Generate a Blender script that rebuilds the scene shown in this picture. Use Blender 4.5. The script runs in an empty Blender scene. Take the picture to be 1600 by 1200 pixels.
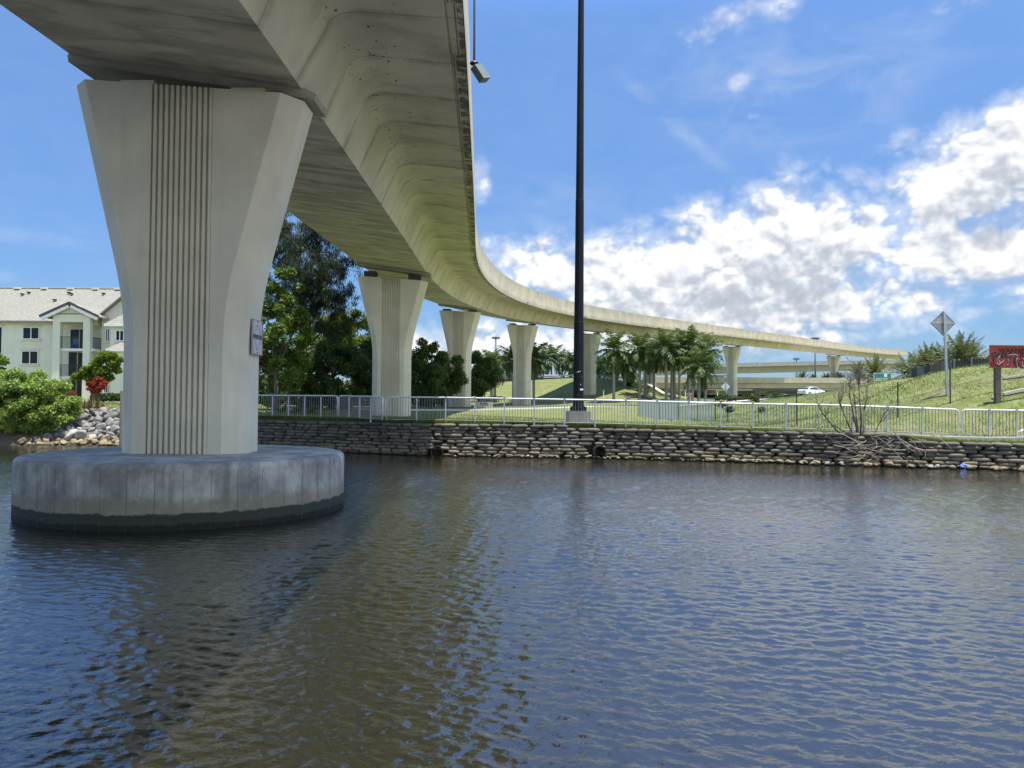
import bpy, math, random
import numpy as np
from mathutils import Vector, Matrix, noise as mnoise
random.seed(7)
rng = np.random.default_rng(11)
S = bpy.context.scene
COL = S.collection
PI = math.pi
FPX, PITCH, ROLL, CAMZ = 1200.0, math.radians(1.45), math.radians(0.4), 2.58

# ---------------------------------------------------------------- camera
cam_d = bpy.data.cameras.new('camera'); cam = bpy.data.objects.new('camera', cam_d); COL.objects.link(cam)
cam_d.lens = 27.0; cam_d.sensor_width = 36.0; cam_d.clip_end = 20000; cam_d.clip_start = 0.05
cam.matrix_world = Matrix.Translation((0, 0, CAMZ)) @ Matrix.Rotation(PI/2 + PITCH, 4, 'X') @ Matrix.Rotation(ROLL, 4, 'Z')
S.camera = cam

def ray(px, py):
    dx, dy = px-800, py-600
    c, s = math.cos(ROLL), math.sin(ROLL)
    u, v = c*dx+s*dy, -s*dx+c*dy
    r, up = u/FPX, -v/FPX
    return Vector((r, math.cos(PITCH)-up*math.sin(PITCH), math.sin(PITCH)+up*math.cos(PITCH)))
def at(px, py, Y):
    """world point at ground distance Y that the photograph shows at (px, py)"""
    d = ray(px, py); k = Y/d.y
    return Vector((d.x*k, Y, CAMZ+d.z*k))

# ---------------------------------------------------------------- object helpers
def tag(o, label=None, cat=None, group=None, kind=None):
    if label: o['label'] = label
    if cat: o['category'] = cat
    if group: o['group'] = group
    if kind: o['kind'] = kind
    return o
def empty(name, loc, label, cat, group=None, rz=0.0):
    o = bpy.data.objects.new(name, None); COL.objects.link(o)
    o.location = loc; o.rotation_euler = (0, 0, rz); o.empty_display_size = 0.3
    return tag(o, label, cat, group)
def link(name, me, parent=None, world=True):
    o = bpy.data.objects.new(name, me); COL.objects.link(o)
    if parent is not None:
        o.parent = parent
        if world and parent.type == 'EMPTY':        # vertices are given in world space: undo the parent's transform
            o.matrix_parent_inverse = (Matrix.Translation(parent.location) @ Matrix.Rotation(parent.rotation_euler.z, 4, 'Z')).inverted()
    return o
def mesh_np(name, V, F, mat, parent=None, smooth=False, world=True, uv=None):
    V = np.asarray(V, dtype=np.float32); F = np.asarray(F, dtype=np.int32)
    me = bpy.data.meshes.new(name)
    k = F.shape[1]
    me.vertices.add(len(V)); me.vertices.foreach_set('co', V.ravel())
    me.loops.add(F.size); me.loops.foreach_set('vertex_index', F.ravel())
    me.polygons.add(len(F)); me.polygons.foreach_set('loop_start', np.arange(0, F.size, k, dtype=np.int32))
    me.polygons.foreach_set('loop_total', np.full(len(F), k, dtype=np.int32))
    if smooth: me.polygons.foreach_set('use_smooth', np.ones(len(F), dtype=bool))
    if uv is not None:
        l = me.uv_layers.new(name='UVMap'); l.data.foreach_set('uv', np.asarray(uv, dtype=np.float32)[F.ravel()].ravel())
    me.update(calc_edges=True); me.validate()
    if mat: me.materials.append(mat)
    return link(name, me, parent, world)

class MB:
    def __init__(s): s.v = []; s.f = []; s.uv = []
    def add(s, vs, fs):
        b = len(s.v); s.v += [tuple(v) for v in vs]; s.f += [tuple(i+b for i in f) for f in fs]; return s
    def box(s, c, size, rz=0.0, M=None):
        x, y, z = size[0]/2, size[1]/2, size[2]/2
        vs = [Vector((a, b, d)) for d in (-z, z) for a, b in ((-x, -y), (x, -y), (x, y), (-x, y))]
        R = M if M is not None else Matrix.Rotation(rz, 3, 'Z')
        c = Vector(c)
        return s.add([R @ v + c for v in vs], [(3, 2, 1, 0), (4, 5, 6, 7), (0, 1, 5, 4), (1, 2, 6, 5), (2, 3, 7, 6), (3, 0, 4, 7)])
    def bar(s, a, b, w, h=None):
        a, b = Vector(a), Vector(b); h = h or w
        d = (b-a); L = d.length
        if L < 1e-6: return s
        y = d.normalized(); up = Vector((0, 0, 1)) if abs(y.z) < .95 else Vector((0, 1, 0))
        x = y.cross(up).normalized(); z = x.cross(y)
        M = Matrix((x, y, z)).transposed()
        return s.box((a+b)/2, (w, L, h), M=M)
    def tube(s, pts, r, n=8, cap=True):
        pts = [Vector(p) for p in pts]
        if not hasattr(r, '__len__'): r = [r]*len(pts)
        b = len(s.v); x = None
        for i, p in enumerate(pts):
            t = (pts[min(i+1, len(pts)-1)]-pts[max(i-1, 0)]).normalized()
            if x is None:
                up = Vector((0, 0, 1)) if abs(t.z) < .9 else Vector((1, 0, 0)); x = t.cross(up).normalized()
            else: x = (x - t*x.dot(t)).normalized()
            y = t.cross(x)
            for k in range(n):
                a = 2*PI*k/n; s.v.append(tuple(p+(x*math.cos(a)+y*math.sin(a))*r[i]))
        for i in range(len(pts)-1):
            for k in range(n):
                s.f.append((b+i*n+k, b+i*n+(k+1) % n, b+(i+1)*n+(k+1) % n, b+(i+1)*n+k))
        if cap:
            s.f.append(tuple(b+k for k in reversed(range(n)))); s.f.append(tuple(b+(len(pts)-1)*n+k for k in range(n)))
        return s
    def lathe(s, prof, c=(0, 0, 0), n=32):
        b = len(s.v); c = Vector(c)
        for r, z in prof:
            for k in range(n):
                a = 2*PI*k/n; s.v.append((c.x+r*math.cos(a), c.y+r*math.sin(a), c.z+z))
        for i in range(len(prof)-1):
            for k in range(n):
                s.f.append((b+i*n+k, b+i*n+(k+1) % n, b+(i+1)*n+(k+1) % n, b+(i+1)*n+k))
        s.f.append(tuple(b+k for k in reversed(range(n)))); s.f.append(tuple(b+(len(prof)-1)*n+k for k in range(n)))
        return s
    def loft(s, rings, close=True, cap=True):
        b = len(s.v); n = len(rings[0])
        for r in rings: s.v += [tuple(p) for p in r]
        for i in range(len(rings)-1):
            for k in range(n if close else n-1):
                s.f.append((b+i*n+k, b+i*n+(k+1) % n, b+(i+1)*n+(k+1) % n, b+(i+1)*n+k))
        if cap and close:
            s.f.append(tuple(b+k for k in reversed(range(n)))); s.f.append(tuple(b+(len(rings)-1)*n+k for k in range(n)))
        return s
    def build(s, name, mat, parent=None, smooth=False, world=True, angle=None):
        me = bpy.data.meshes.new(name); me.from_pydata(s.v, [], s.f); me.update()
        if smooth:
            me.polygons.foreach_set('use_smooth', np.ones(len(me.polygons), dtype=bool))
            if angle: me.set_sharp_from_angle(angle=math.radians(angle))
        if mat: me.materials.append(mat)
        return link(name, me, parent, world)

# ---------------------------------------------------------------- materials
def newmat(name):
    m = bpy.data.materials.new(name); m.use_nodes = True
    nt = m.node_tree; b = nt.nodes['Principled BSDF']
    return m, nt, b
def nd(nt, t, **kw):
    n = nt.nodes.new(t)
    for k, v in kw.items():
        if k in n.inputs: n.inputs[k].default_value = v
        else: setattr(n, k, v)
    return n
def ramp(nt, fac, stops, interp='LINEAR'):
    r = nt.nodes.new('ShaderNodeValToRGB'); r.color_ramp.interpolation = interp
    e = r.color_ramp.elements
    while len(e) > 1: e.remove(e[-1])
    e[0].position = stops[0][0]; e[0].color = (*stops[0][1], 1)
    for p, c in stops[1:]:
        x = e.new(p); x.color = (*c, 1)
    nt.links.new(fac, r.inputs[0]); return r.outputs[0]
def mixc(nt, fac, a, b, mode='MIX'):
    m = nt.nodes.new('ShaderNodeMix'); m.data_type = 'RGBA'; m.blend_type = mode
    for sock, v in ((m.inputs[0], fac), (m.inputs[6], a), (m.inputs[7], b)):
        if hasattr(v, 'is_linked'): nt.links.new(v, sock)
        elif isinstance(v, (int, float)): sock.default_value = v
        else: sock.default_value = (*v, 1)
    return m.outputs[2]
def mth(nt, op, a, b=None, c=None, clamp=False):
    m = nt.nodes.new('ShaderNodeMath'); m.operation = op; m.use_clamp = clamp
    for i, v in enumerate((a, b, c)):
        if v is None: continue
        if hasattr(v, 'is_linked'): nt.links.new(v, m.inputs[i])
        else: m.inputs[i].default_value = v
    return m.outputs[0]
def mapr(nt, v, a, b, c=0., d=1., smooth=True):
    m = nt.nodes.new('ShaderNodeMapRange'); m.interpolation_type = 'SMOOTHSTEP' if smooth else 'LINEAR'
    nt.links.new(v, m.inputs[0])
    for i, x in enumerate((a, b, c, d)): m.inputs[1+i].default_value = x
    return m.outputs[0]
def noise(nt, vec, scale, detail=4, rough=.55, dist=0.):
    n = nt.nodes.new('ShaderNodeTexNoise'); n.inputs['Scale'].default_value = scale
    n.inputs['Detail'].default_value = detail; n.inputs['Roughness'].default_value = rough; n.inputs['Distortion'].default_value = dist
    if vec is not None: nt.links.new(vec, n.inputs['Vector'])
    return n.outputs['Fac']
def scaled(nt, vec, s):
    m = nt.nodes.new('ShaderNodeMapping'); m.inputs['Scale'].default_value = s; nt.links.new(vec, m.inputs['Vector']); return m.outputs[0]
def wpos(nt): return nt.nodes.new('ShaderNodeNewGeometry').outputs['Position']
def bump(nt, bsdf, h, strength=.3, dist=.02):
    b = nt.nodes.new('ShaderNodeBump'); b.inputs['Strength'].default_value = strength; b.inputs['Distance'].default_value = dist
    nt.links.new(h, b.inputs['Height']); nt.links.new(b.outputs[0], bsdf.inputs['Normal']); return b
def simple(name, col, rough=.6, metal=0., var=.12, scale=6., bmp=0.):
    m, nt, b = newmat(name)
    p = wpos(nt); n = noise(nt, p, scale, 5)
    c = mixc(nt, n, tuple(x*(1-var*1.6) for x in col), tuple(min(1, x*(1+var*1.6)) for x in col))
    nt.links.new(c, b.inputs['Base Color']); b.inputs['Roughness'].default_value = rough; b.inputs['Metallic'].default_value = metal
    if bmp: bump(nt, b, noise(nt, p, scale*5, 4), bmp, .02)
    return m

def concrete(name, col, streak=.25, patch=.18, joints=False):
    m, nt, b = newmat(name)
    p = wpos(nt)
    n1 = noise(nt, p, .55, 6, .6); n2 = noise(nt, p, 5., 5, .6); n3 = noise(nt, p, 45., 3, .6)
    st = noise(nt, scaled(nt, p, (3.2, 3.2, .25)), 1.0, 5, .6)
    c = mixc(nt, mapr(nt, n1, .3, .72), tuple(x*(1-patch) for x in col), tuple(x*(1+patch*.6) for x in col))
    c = mixc(nt, mth(nt, 'MULTIPLY', mapr(nt, st, .5, .8), streak), c, tuple(x*.45 for x in col))
    c = mixc(nt, mth(nt, 'MULTIPLY', n2, .22), c, tuple(x*.62 for x in col))
    c = mixc(nt, mth(nt, 'MULTIPLY', mapr(nt, n3, .62, .78), .25), c, tuple(x*.5 for x in col))
    nt.links.new(c, b.inputs['Base Color']); b.inputs['Roughness'].default_value = .85
    bump(nt, b, mth(nt, 'ADD', n2, mth(nt, 'MULTIPLY', n3, .4)), .25, .01)
    return m

CONC = (.65, .595, .475)
M_pier = concrete('pier_concrete', CONC, .22, .12)
M_bearing = simple('bearing_rubber', (.06, .06, .06), .8)
M_block = concrete('dark_weathered_concrete', (.34, .32, .27), .35, .25)

def deck_material():
    m, nt, b = newmat('deck_concrete')
    uvn = nt.nodes.new('ShaderNodeUVMap'); sep = nt.nodes.new('ShaderNodeSeparateXYZ'); nt.links.new(uvn.outputs[0], sep.inputs[0])
    s, v = sep.outputs[0], sep.outputs[1]
    p = wpos(nt)
    # precast segment joints every 3 m along the deck, slightly wavy; stain bands hang off each joint
    wob = mth(nt, 'MULTIPLY', mth(nt, 'SUBTRACT', noise(nt, p, 1.3, 4), .5), .22)
    fr = mth(nt, 'FRACT', mth(nt, 'DIVIDE', mth(nt, 'ADD', s, 300.), 3.0))
    frw = mth(nt, 'FRACT', mth(nt, 'DIVIDE', mth(nt, 'ADD', mth(nt, 'ADD', s, wob), 300.), 3.0))
    line = mth(nt, 'SUBTRACT', 1., mapr(nt, mth(nt, 'ABSOLUTE', mth(nt, 'SUBTRACT', fr, .5)), .0, .012), clamp=True)
    band = mth(nt, 'SUBTRACT', 1., mapr(nt, mth(nt, 'ABSOLUTE', mth(nt, 'SUBTRACT', frw, .52)), .01, .12), clamp=True)
    bn = mapr(nt, noise(nt, scaled(nt, p, (.9, .35, .9)), 1.1, 5), .40, .62)
    cell = nt.nodes.new('ShaderNodeTexWhiteNoise'); cell.noise_dimensions = '1D'
    nt.links.new(mth(nt, 'FLOOR', mth(nt, 'ADD', mth(nt, 'DIVIDE', mth(nt, 'ADD', s, 300.), 3.0), .5)), cell.inputs['W'])
    n1 = noise(nt, p, .5, 6, .62); n2 = noise(nt, p, 4., 5, .6); n3 = noise(nt, p, 40., 3, .6)
    c = mixc(nt, mapr(nt, n1, .3, .72), tuple(x*.82 for x in CONC), tuple(x*1.1 for x in CONC))
    c = mixc(nt, mth(nt, 'MULTIPLY', cell.outputs[0], .28), c, tuple(x*.62 for x in CONC))
    c = mixc(nt, mth(nt, 'MULTIPLY', n2, .2), c, tuple(x*.6 for x in CONC))
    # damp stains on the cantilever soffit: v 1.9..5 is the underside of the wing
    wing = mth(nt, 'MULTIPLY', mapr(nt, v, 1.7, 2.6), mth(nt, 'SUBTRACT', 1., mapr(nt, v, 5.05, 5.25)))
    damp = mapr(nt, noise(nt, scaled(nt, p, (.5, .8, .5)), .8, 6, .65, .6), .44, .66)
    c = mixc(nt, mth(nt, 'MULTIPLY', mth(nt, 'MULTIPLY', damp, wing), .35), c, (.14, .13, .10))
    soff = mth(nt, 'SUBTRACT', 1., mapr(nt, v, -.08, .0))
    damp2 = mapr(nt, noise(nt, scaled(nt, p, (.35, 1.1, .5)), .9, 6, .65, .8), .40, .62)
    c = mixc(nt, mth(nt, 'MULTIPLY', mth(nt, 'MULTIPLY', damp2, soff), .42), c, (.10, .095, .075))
    c = mixc(nt, mth(nt, 'MULTIPLY', mth(nt, 'MULTIPLY', band, bn), .40), c, (.12, .11, .085))
    c = mixc(nt, mth(nt, 'MULTIPLY', line, .55), c, (.06, .055, .045))
    # drip edge at the outer rim is blackened with mildew
    rim = mth(nt, 'MULTIPLY', mapr(nt, v, 4.72, 4.78), mth(nt, 'SUBTRACT', 1., mapr(nt, v, 5.12, 5.2)))
    c = mixc(nt, mth(nt, 'MULTIPLY', mth(nt, 'MULTIPLY', rim, mapr(nt, noise(nt, p, 2.2, 5, .7), .36, .56)), .85), c, (.04, .038, .03))
    gr = mth(nt, 'SUBTRACT', 1., mapr(nt, mth(nt, 'ABSOLUTE', mth(nt, 'SUBTRACT', v, 4.70)), .012, .03))
    c = mixc(nt, mth(nt, 'MULTIPLY', gr, .7), c, (.05, .045, .035))
    # mud-dauber nests: small dark dots round the fillet
    vo = nt.nodes.new('ShaderNodeTexVoronoi'); vo.inputs['Scale'].default_value = 4.6; nt.links.new(scaled(nt, p, (1, .6, 1)), vo.inputs['Vector'])
    dots = mth(nt, 'SUBTRACT', 1., mapr(nt, vo.outputs['Distance'], .14, .21))
    vm = mth(nt, 'MULTIPLY', mapr(nt, v, 1.3, 2.0), mth(nt, 'SUBTRACT', 1., mapr(nt, v, 2.7, 3.5)))
    vm = mth(nt, 'MULTIPLY', vm, mth(nt, 'SUBTRACT', 1., mapr(nt, s, 18., 40.)))
    vm = mth(nt, 'MULTIPLY', vm, mapr(nt, noise(nt, p, .9, 4), .36, .50))
    c = mixc(nt, mth(nt, 'MULTIPLY', dots, vm), c, (.035, .03, .025))
    c = mixc(nt, mth(nt, 'MULTIPLY', mapr(nt, n3, .64, .8), .2), c, (.15, .14, .11))
    nt.links.new(c, b.inputs['Base Color']); b.inputs['Roughness'].default_value = .85
    h = mth(nt, 'SUBTRACT', mth(nt, 'ADD', mth(nt, 'MULTIPLY', n2, .5), mth(nt, 'MULTIPLY', n3, .2)), mth(nt, 'MULTIPLY', line, 1.2))
    bump(nt, b, h, .3, .015)
    return m
M_deck = deck_material()
M_parapet = concrete('parapet_concrete', (.46, .405, .295), .45, .2)

def footing_material():
    m, nt, b = newmat('footing_concrete')
    p = wpos(nt); sep = nt.nodes.new('ShaderNodeSeparateXYZ'); nt.links.new(p, sep.inputs[0]); z = sep.outputs[2]
    n1 = noise(nt, p, 1.1, 7, .65); n2 = noise(nt, p, 7., 6, .65); st = noise(nt, scaled(nt, p, (2.4, 2.4, .22)), 1.2, 6, .65)
    c = mixc(nt, mapr(nt, n1, .32, .68), (.205, .197, .18), (.47, .452, .41))
    c = mixc(nt, mth(nt, 'MULTIPLY', mapr(nt, st, .42, .66), .62), c, (.10, .105, .11))
    c = mixc(nt, mth(nt, 'MULTIPLY', mapr(nt, n2, .55, .75), .4), c, (.50, .49, .46))
    zn = mth(nt, 'ADD', z, mth(nt, 'MULTIPLY', mth(nt, 'SUBTRACT', n1, .5), .35))
    zn = mth(nt, 'ADD', zn, mth(nt, 'MULTIPLY', mth(nt, 'SUBTRACT', n2, .5), .12))
    c = mixc(nt, mth(nt, 'MULTIPLY', mapr(nt, zn, .72, .50), .7), c, (.20, .165, .11))
    zt = mth(nt, 'ADD', mth(nt, 'ADD', z, mth(nt, 'MULTIPLY', mth(nt, 'SUBTRACT', n2, .5), .13)), mth(nt, 'MULTIPLY', mth(nt, 'SUBTRACT', st, .5), .13))
    c = mixc(nt, mapr(nt, zt, .36, .31), c, (.030, .036, .024))
    c = mixc(nt, mapr(nt, zt, .15, .10), c, (.008, .008, .007))
    # form-board lines round the drum
    at2 = mth(nt, 'ARCTAN2', mth(nt, 'SUBTRACT', sep.outputs[1], 18.8), mth(nt, 'ADD', sep.outputs[0], 7.83))
    fr = mth(nt, 'FRACT', mth(nt, 'MULTIPLY', at2, 44/(2*PI)))
    ln = mth(nt, 'SUBTRACT', 1., mapr(nt, mth(nt, 'ABSOLUTE', mth(nt, 'SUBTRACT', fr, .5)), .0, .035))
    side = mapr(nt, z, 1.25, 1.15)
    c = mixc(nt, mth(nt, 'MULTIPLY', mth(nt, 'MULTIPLY', ln, side), mth(nt, 'MULTIPLY', st, .9)), c, (.05, .05, .05))
    nt.links.new(c, b.inputs['Base Color']); b.inputs['Roughness'].default_value = .85
    bump(nt, b, mth(nt, 'SUBTRACT', mth(nt, 'ADD', n1, n2), mth(nt, 'MULTIPLY', mth(nt, 'MULTIPLY', ln, side), .5)), .5, .02)
    return m
M_foot = footing_material()

def leafmat(name, col, var=.45, trans=.3, scale=.9):
    m, nt, b = newmat(name)
    g = nt.nodes.new('ShaderNodeNewGeometry')
    n = noise(nt, g.outputs['Position'], scale, 3)
    r = g.outputs['Random Per Island']
    f = mth(nt, 'ADD', mth(nt, 'MULTIPLY', r, .6), mth(nt, 'MULTIPLY', mapr(nt, n, .3, .7), .4))
    c = mixc(nt, f, tuple(x*(1-var) for x in col), (col[0]*(1+var*1.1), col[1]*(1+var), col[2]*(1+var*.5)))
    nt.links.new(c, b.inputs['Base Color']); b.inputs['Roughness'].default_value = .5
    b.inputs['Specular IOR Level'].default_value = .35
    t = nt.nodes.new('ShaderNodeBsdfTranslucent'); nt.links.new(mixc(nt, .5, c, (col[0]*1.6, col[1]*1.7, col[2]*.5)), t.inputs[0])
    mx = nt.nodes.new('ShaderNodeMixShader'); mx.inputs[0].default_value = trans
    nt.links.new(b.outputs[0], mx.inputs[1]); nt.links.new(t.outputs[0], mx.inputs[2])
    nt.links.new(mx.outputs[0], nt.nodes['Material Output'].inputs[0])
    return m
M_bark = simple('grey_brown_bark', (.10, .08, .06), .9, 0, .3, 4., .5)
M_palmbark = simple('pale_palm_bark', (.27, .25, .22), .85, 0, .2, 3., .4)
M_metal = simple('galvanised_steel', (.40, .415, .45), .5, .2, .06, 4.)
M_toprail = simple('highlit_top_rail', (.58, .60, .64), .45, .2, .06, 4.)  # top rail's whitish sun highlight is put into a paler steel colour
M_picket = simple('dull_grey_pickets', (.20, .205, .22), .6, .1, .1, 4.)
M_white = simple('white_paint', (.8, .8, .8), .5, 0, .05)
M_black = simple('dark_steel', (.03, .03, .035), .5, .3)

# ---------------------------------------------------------------- world: Nishita sky with cumulus
SUN = Vector((.165, -.08, 1.)).normalized()
SUN_EL = math.asin(SUN.z); SUN_ROT = math.atan2(SUN.x, SUN.y)
def build_world():
    w = bpy.data.worlds.new('World'); S.world = w; w.use_nodes = True
    nt = w.node_tree; bg = nt.nodes['Background']
    sky = nt.nodes.new('ShaderNodeTexSky'); sky.sky_type = 'NISHITA'; sky.sun_disc = False
    sky.sun_elevation = SUN_EL; sky.sun_rotation = SUN_ROT; sky.air_density = 1.0; sky.dust_density = 0.0; sky.ozone_density = 1.6
    w.cycles.sampling_method = 'MANUAL'; w.cycles.sample_map_resolution = 256
    tc = nt.nodes.new('ShaderNodeTexCoord'); d = tc.outputs['Generated']
    sep = nt.nodes.new('ShaderNodeSeparateXYZ'); nt.links.new(d, sep.inputs[0])
    az = mth(nt, 'ARCTAN2', sep.outputs[0], sep.outputs[1]); el = mth(nt, 'ARCSINE', sep.outputs[2])
    def ae(px, py):
        r = ray(px, py).normalized(); return math.atan2(r.x, r.y), math.asin(r.z)
    # puffs of cloud: (centre, radii, weight, tilt) where the sky of that day had them
    P = [(1255, 390, 115, 80, 1.25, 0), (1130, 415, 150, 70, 1.2, -.25), (960, 430, 120, 50, 1.05, 0), (850, 415, 75, 36, 1.0, .1), (1010, 470, 150, 42, .95, 0),
         (1180, 478, 250, 46, 1.1, 0), (1320, 470, 70, 26, .7, .1), (1000, 520, 190, 40, .9, 0), (1240, 520, 140, 22, .72, 0), (1315, 385, 44, 46, .75, 0),
         (1525, 270, 115, 58, 1.4, -.5), (1640, 240, 75, 60, 1.2, 0), (1465, 300, 58, 34, 1.0, -.3), (1480, 390, 80, 44, 1.1, .1), (1560, 400, 85, 50, 1.2, 0), (1385, 335, 30, 16, .42, -.4),
         (1150, 30, 84, 18, .62, -.25), (1205, 14, 34, 18, .6, 0), (1480, 12, 52, 16, .5, -.1), (750, 288, 16, 34, .50, 0),
         (1405, 224, 34, 18, .46, -.4), (1330, 275, 30, 14, .40, 0), (1175, 180, 20, 12, .38, 0), (1155, 128, 22, 14, .38, 0), (1530, 455, 26, 14, .44, 0), (1245, 275, 20, 12, .38, 0),
         (800, 545, 130, 38, .85, 0), (660, 560, 90, 40, .7, 0), (70, 371, 95, 6, .12, .0)]
    T = [(1055, 195, 80, 10, .62, .72), (1215, 135, 150, 70, .42, .1), (1350, 120, 130, 60, .34, -.3), (10, 430, 20, 10, .4, 0), (60, 373, 120, 9, .5, .02), (860, 330, 90, 40, .3, 0), (1420, 560, 300, 30, .3, 0)]
    def blobs(L, el_, big=False):
        tot = None
        for px, py, rx, ry, wt, tilt in L:
            if big and rx*ry < 1500: continue
            a0, e0 = ae(px, py); k = math.cos(a0)**2/FPX
            rx_, ry_ = rx*k*1.12, ry*math.cos(a0)/FPX*1.12
            da = mth(nt, 'SUBTRACT', az, a0); de = mth(nt, 'SUBTRACT', el_, e0)
            c, s = math.cos(-tilt), math.sin(-tilt)
            u = mth(nt, 'MULTIPLY_ADD', da, c/rx_, mth(nt, 'MULTIPLY', de, s/rx_))
            v = mth(nt, 'MULTIPLY_ADD', da, -s/ry_, mth(nt, 'MULTIPLY', de, c/ry_))
            r2 = mth(nt, 'MULTIPLY_ADD', u, u, mth(nt, 'MULTIPLY', v, v))
            g = mth(nt, 'MULTIPLY', mth(nt, 'EXPONENT', mth(nt, 'MULTIPLY', r2, -.8)), wt)
            tot = g if tot is None else mth(nt, 'SMOOTH_MAX', tot, g, .12)
        return tot
    # loose bright clouds added in the unseen rest of the sky, fill for shaded concrete
    far = mapr(nt, noise(nt, d, 1.6, 3), .44, .62, 0, 1.0)
    side = mapr(nt, sep.outputs[1], .45, .15)
    far = mth(nt, 'MULTIPLY', mth(nt, 'MULTIPLY', far, side), mapr(nt, sep.outputs[2], .7, .3))
    env = mth(nt, 'MAXIMUM', blobs(P, el), far)
    warp = nt.nodes.new('ShaderNodeTexNoise'); warp.inputs['Scale'].default_value = 14; warp.inputs['Detail'].default_value = 3; nt.links.new(d, warp.inputs['Vector'])
    vm = nt.nodes.new('ShaderNodeVectorMath'); vm.operation = 'MULTIPLY_ADD'; nt.links.new(warp.outputs['Color'], vm.inputs[0]); vm.inputs[1].default_value = (.035, .035, .035); nt.links.new(d, vm.inputs[2])
    def puff(vec, up):
        q = nt.nodes.new('ShaderNodeVectorMath'); q.operation = 'ADD'; nt.links.new(vec, q.inputs[0]); q.inputs[1].default_value = (up*.5, 0, up)
        v = nt.nodes.new('ShaderNodeTexVoronoi'); v.feature = 'F1'; v.inputs['Scale'].default_value = 21.; v.inputs['Detail'].default_value = 2.; v.inputs['Roughness'].default_value = .52; v.inputs['Lacunarity'].default_value = 2.3
        nt.links.new(scaled(nt, q.outputs[0], (1, 1, 1.25)), v.inputs['Vector'])
        return mth(nt, 'SUBTRACT', 1., v.outputs['Distance'])
    n0 = puff(vm.outputs[0], 0.); n1 = puff(vm.outputs[0], .010)
    nf = noise(nt, scaled(nt, d, (1, 1, 1.4)), 42., 6, .6); nb_ = noise(nt, scaled(nt, d, (1, 1, 1.3)), 7., 5, .55)
    dens = mth(nt, 'ADD', env, mth(nt, 'MULTIPLY', mth(nt, 'SUBTRACT', n0, .48), .55))
    dens = mth(nt, 'ADD', dens, mth(nt, 'MULTIPLY', mth(nt, 'SUBTRACT', nf, .5), .65))
    dens = mth(nt, 'ADD', dens, mth(nt, 'MULTIPLY', mth(nt, 'SUBTRACT', nb_, .5), .6))
    mask = mth(nt, 'MULTIPLY', mapr(nt, dens, .14, .56), mapr(nt, env, .05, .24))
    mask = mth(nt, 'MAXIMUM', mask, mth(nt, 'MULTIPLY', mth(nt, 'MULTIPLY', mapr(nt, dens, -.18, .40), mapr(nt, env, .05, .35)), .42))
    thin = mth(nt, 'MULTIPLY', blobs(T, el), mapr(nt, noise(nt, scaled(nt, d, (1, 1, 2.2)), 11., 7, .6, .6), .32, .75))
    # sunlit from above: the more cloud lies overhead, the greyer the underside; small puffs catch light on top
    over = blobs(P, mth(nt, 'ADD', el, .042), True)
    shade = mapr(nt, mth(nt, 'ADD', over, mth(nt, 'MULTIPLY', mth(nt, 'SUBTRACT', nb_, .5), .6)), .50, 1.15)
    lit = mth(nt, 'ADD', mth(nt, 'MULTIPLY', mth(nt, 'SUBTRACT', n0, n1), .95), mth(nt, 'MULTIPLY', mth(nt, 'SUBTRACT', nf, .5), .16))
    b_ = mth(nt, 'ADD', mth(nt, 'SUBTRACT', .98, mth(nt, 'MULTIPLY', shade, .42)), lit, clamp=True)
    CB = 6.2
    cc = ramp(nt, b_, [(0, (.42*CB, .46*CB, .53*CB)), (.5, (.56*CB, .60*CB, .67*CB)), (1, (1.0*CB, 1.0*CB, 1.0*CB))])
    # clear, deep-blue tropical air: hold the pale band of the model sky down towards the horizon
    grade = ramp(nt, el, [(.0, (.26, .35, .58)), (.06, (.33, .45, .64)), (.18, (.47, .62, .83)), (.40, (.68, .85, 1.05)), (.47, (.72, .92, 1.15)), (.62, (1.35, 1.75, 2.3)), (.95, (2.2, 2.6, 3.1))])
    fill_c = mixc(nt, mapr(nt, sep.outputs[0], -.5, .7), (.95, 1.05, 1.2), (3.0, 2.8, 2.5))  # unseen sky behind and to the right raised to fill the shaded concrete
    grade = mixc(nt, mapr(nt, sep.outputs[1], .10, .55), fill_c, grade)
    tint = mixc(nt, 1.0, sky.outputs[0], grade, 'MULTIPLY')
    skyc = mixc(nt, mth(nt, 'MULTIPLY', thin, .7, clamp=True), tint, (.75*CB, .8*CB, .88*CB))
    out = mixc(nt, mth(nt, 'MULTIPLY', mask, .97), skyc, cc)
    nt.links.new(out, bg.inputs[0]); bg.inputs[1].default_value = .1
    L = bpy.data.lights.new('sun', 'SUN'); L.energy = 5.0; L.angle = math.radians(.5); L.color = (1., .955, .88)
    so = bpy.data.objects.new('sun', L); COL.objects.link(so)
    so.rotation_euler = SUN.to_track_quat('Z', 'Y').to_euler(); so.location = SUN*200
    return nt
build_world()
S.view_settings.view_transform = 'Standard'; S.view_settings.look = 'None'; S.view_settings.gamma = 1; S.view_settings.exposure = 0.82
S.cycles.max_bounces = 8; S.cycles.diffuse_bounces = 4; S.cycles.glossy_bounces = 4; S.cycles.transparent_max_bounces = 8
S.cycles.use_denoising = True

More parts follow.
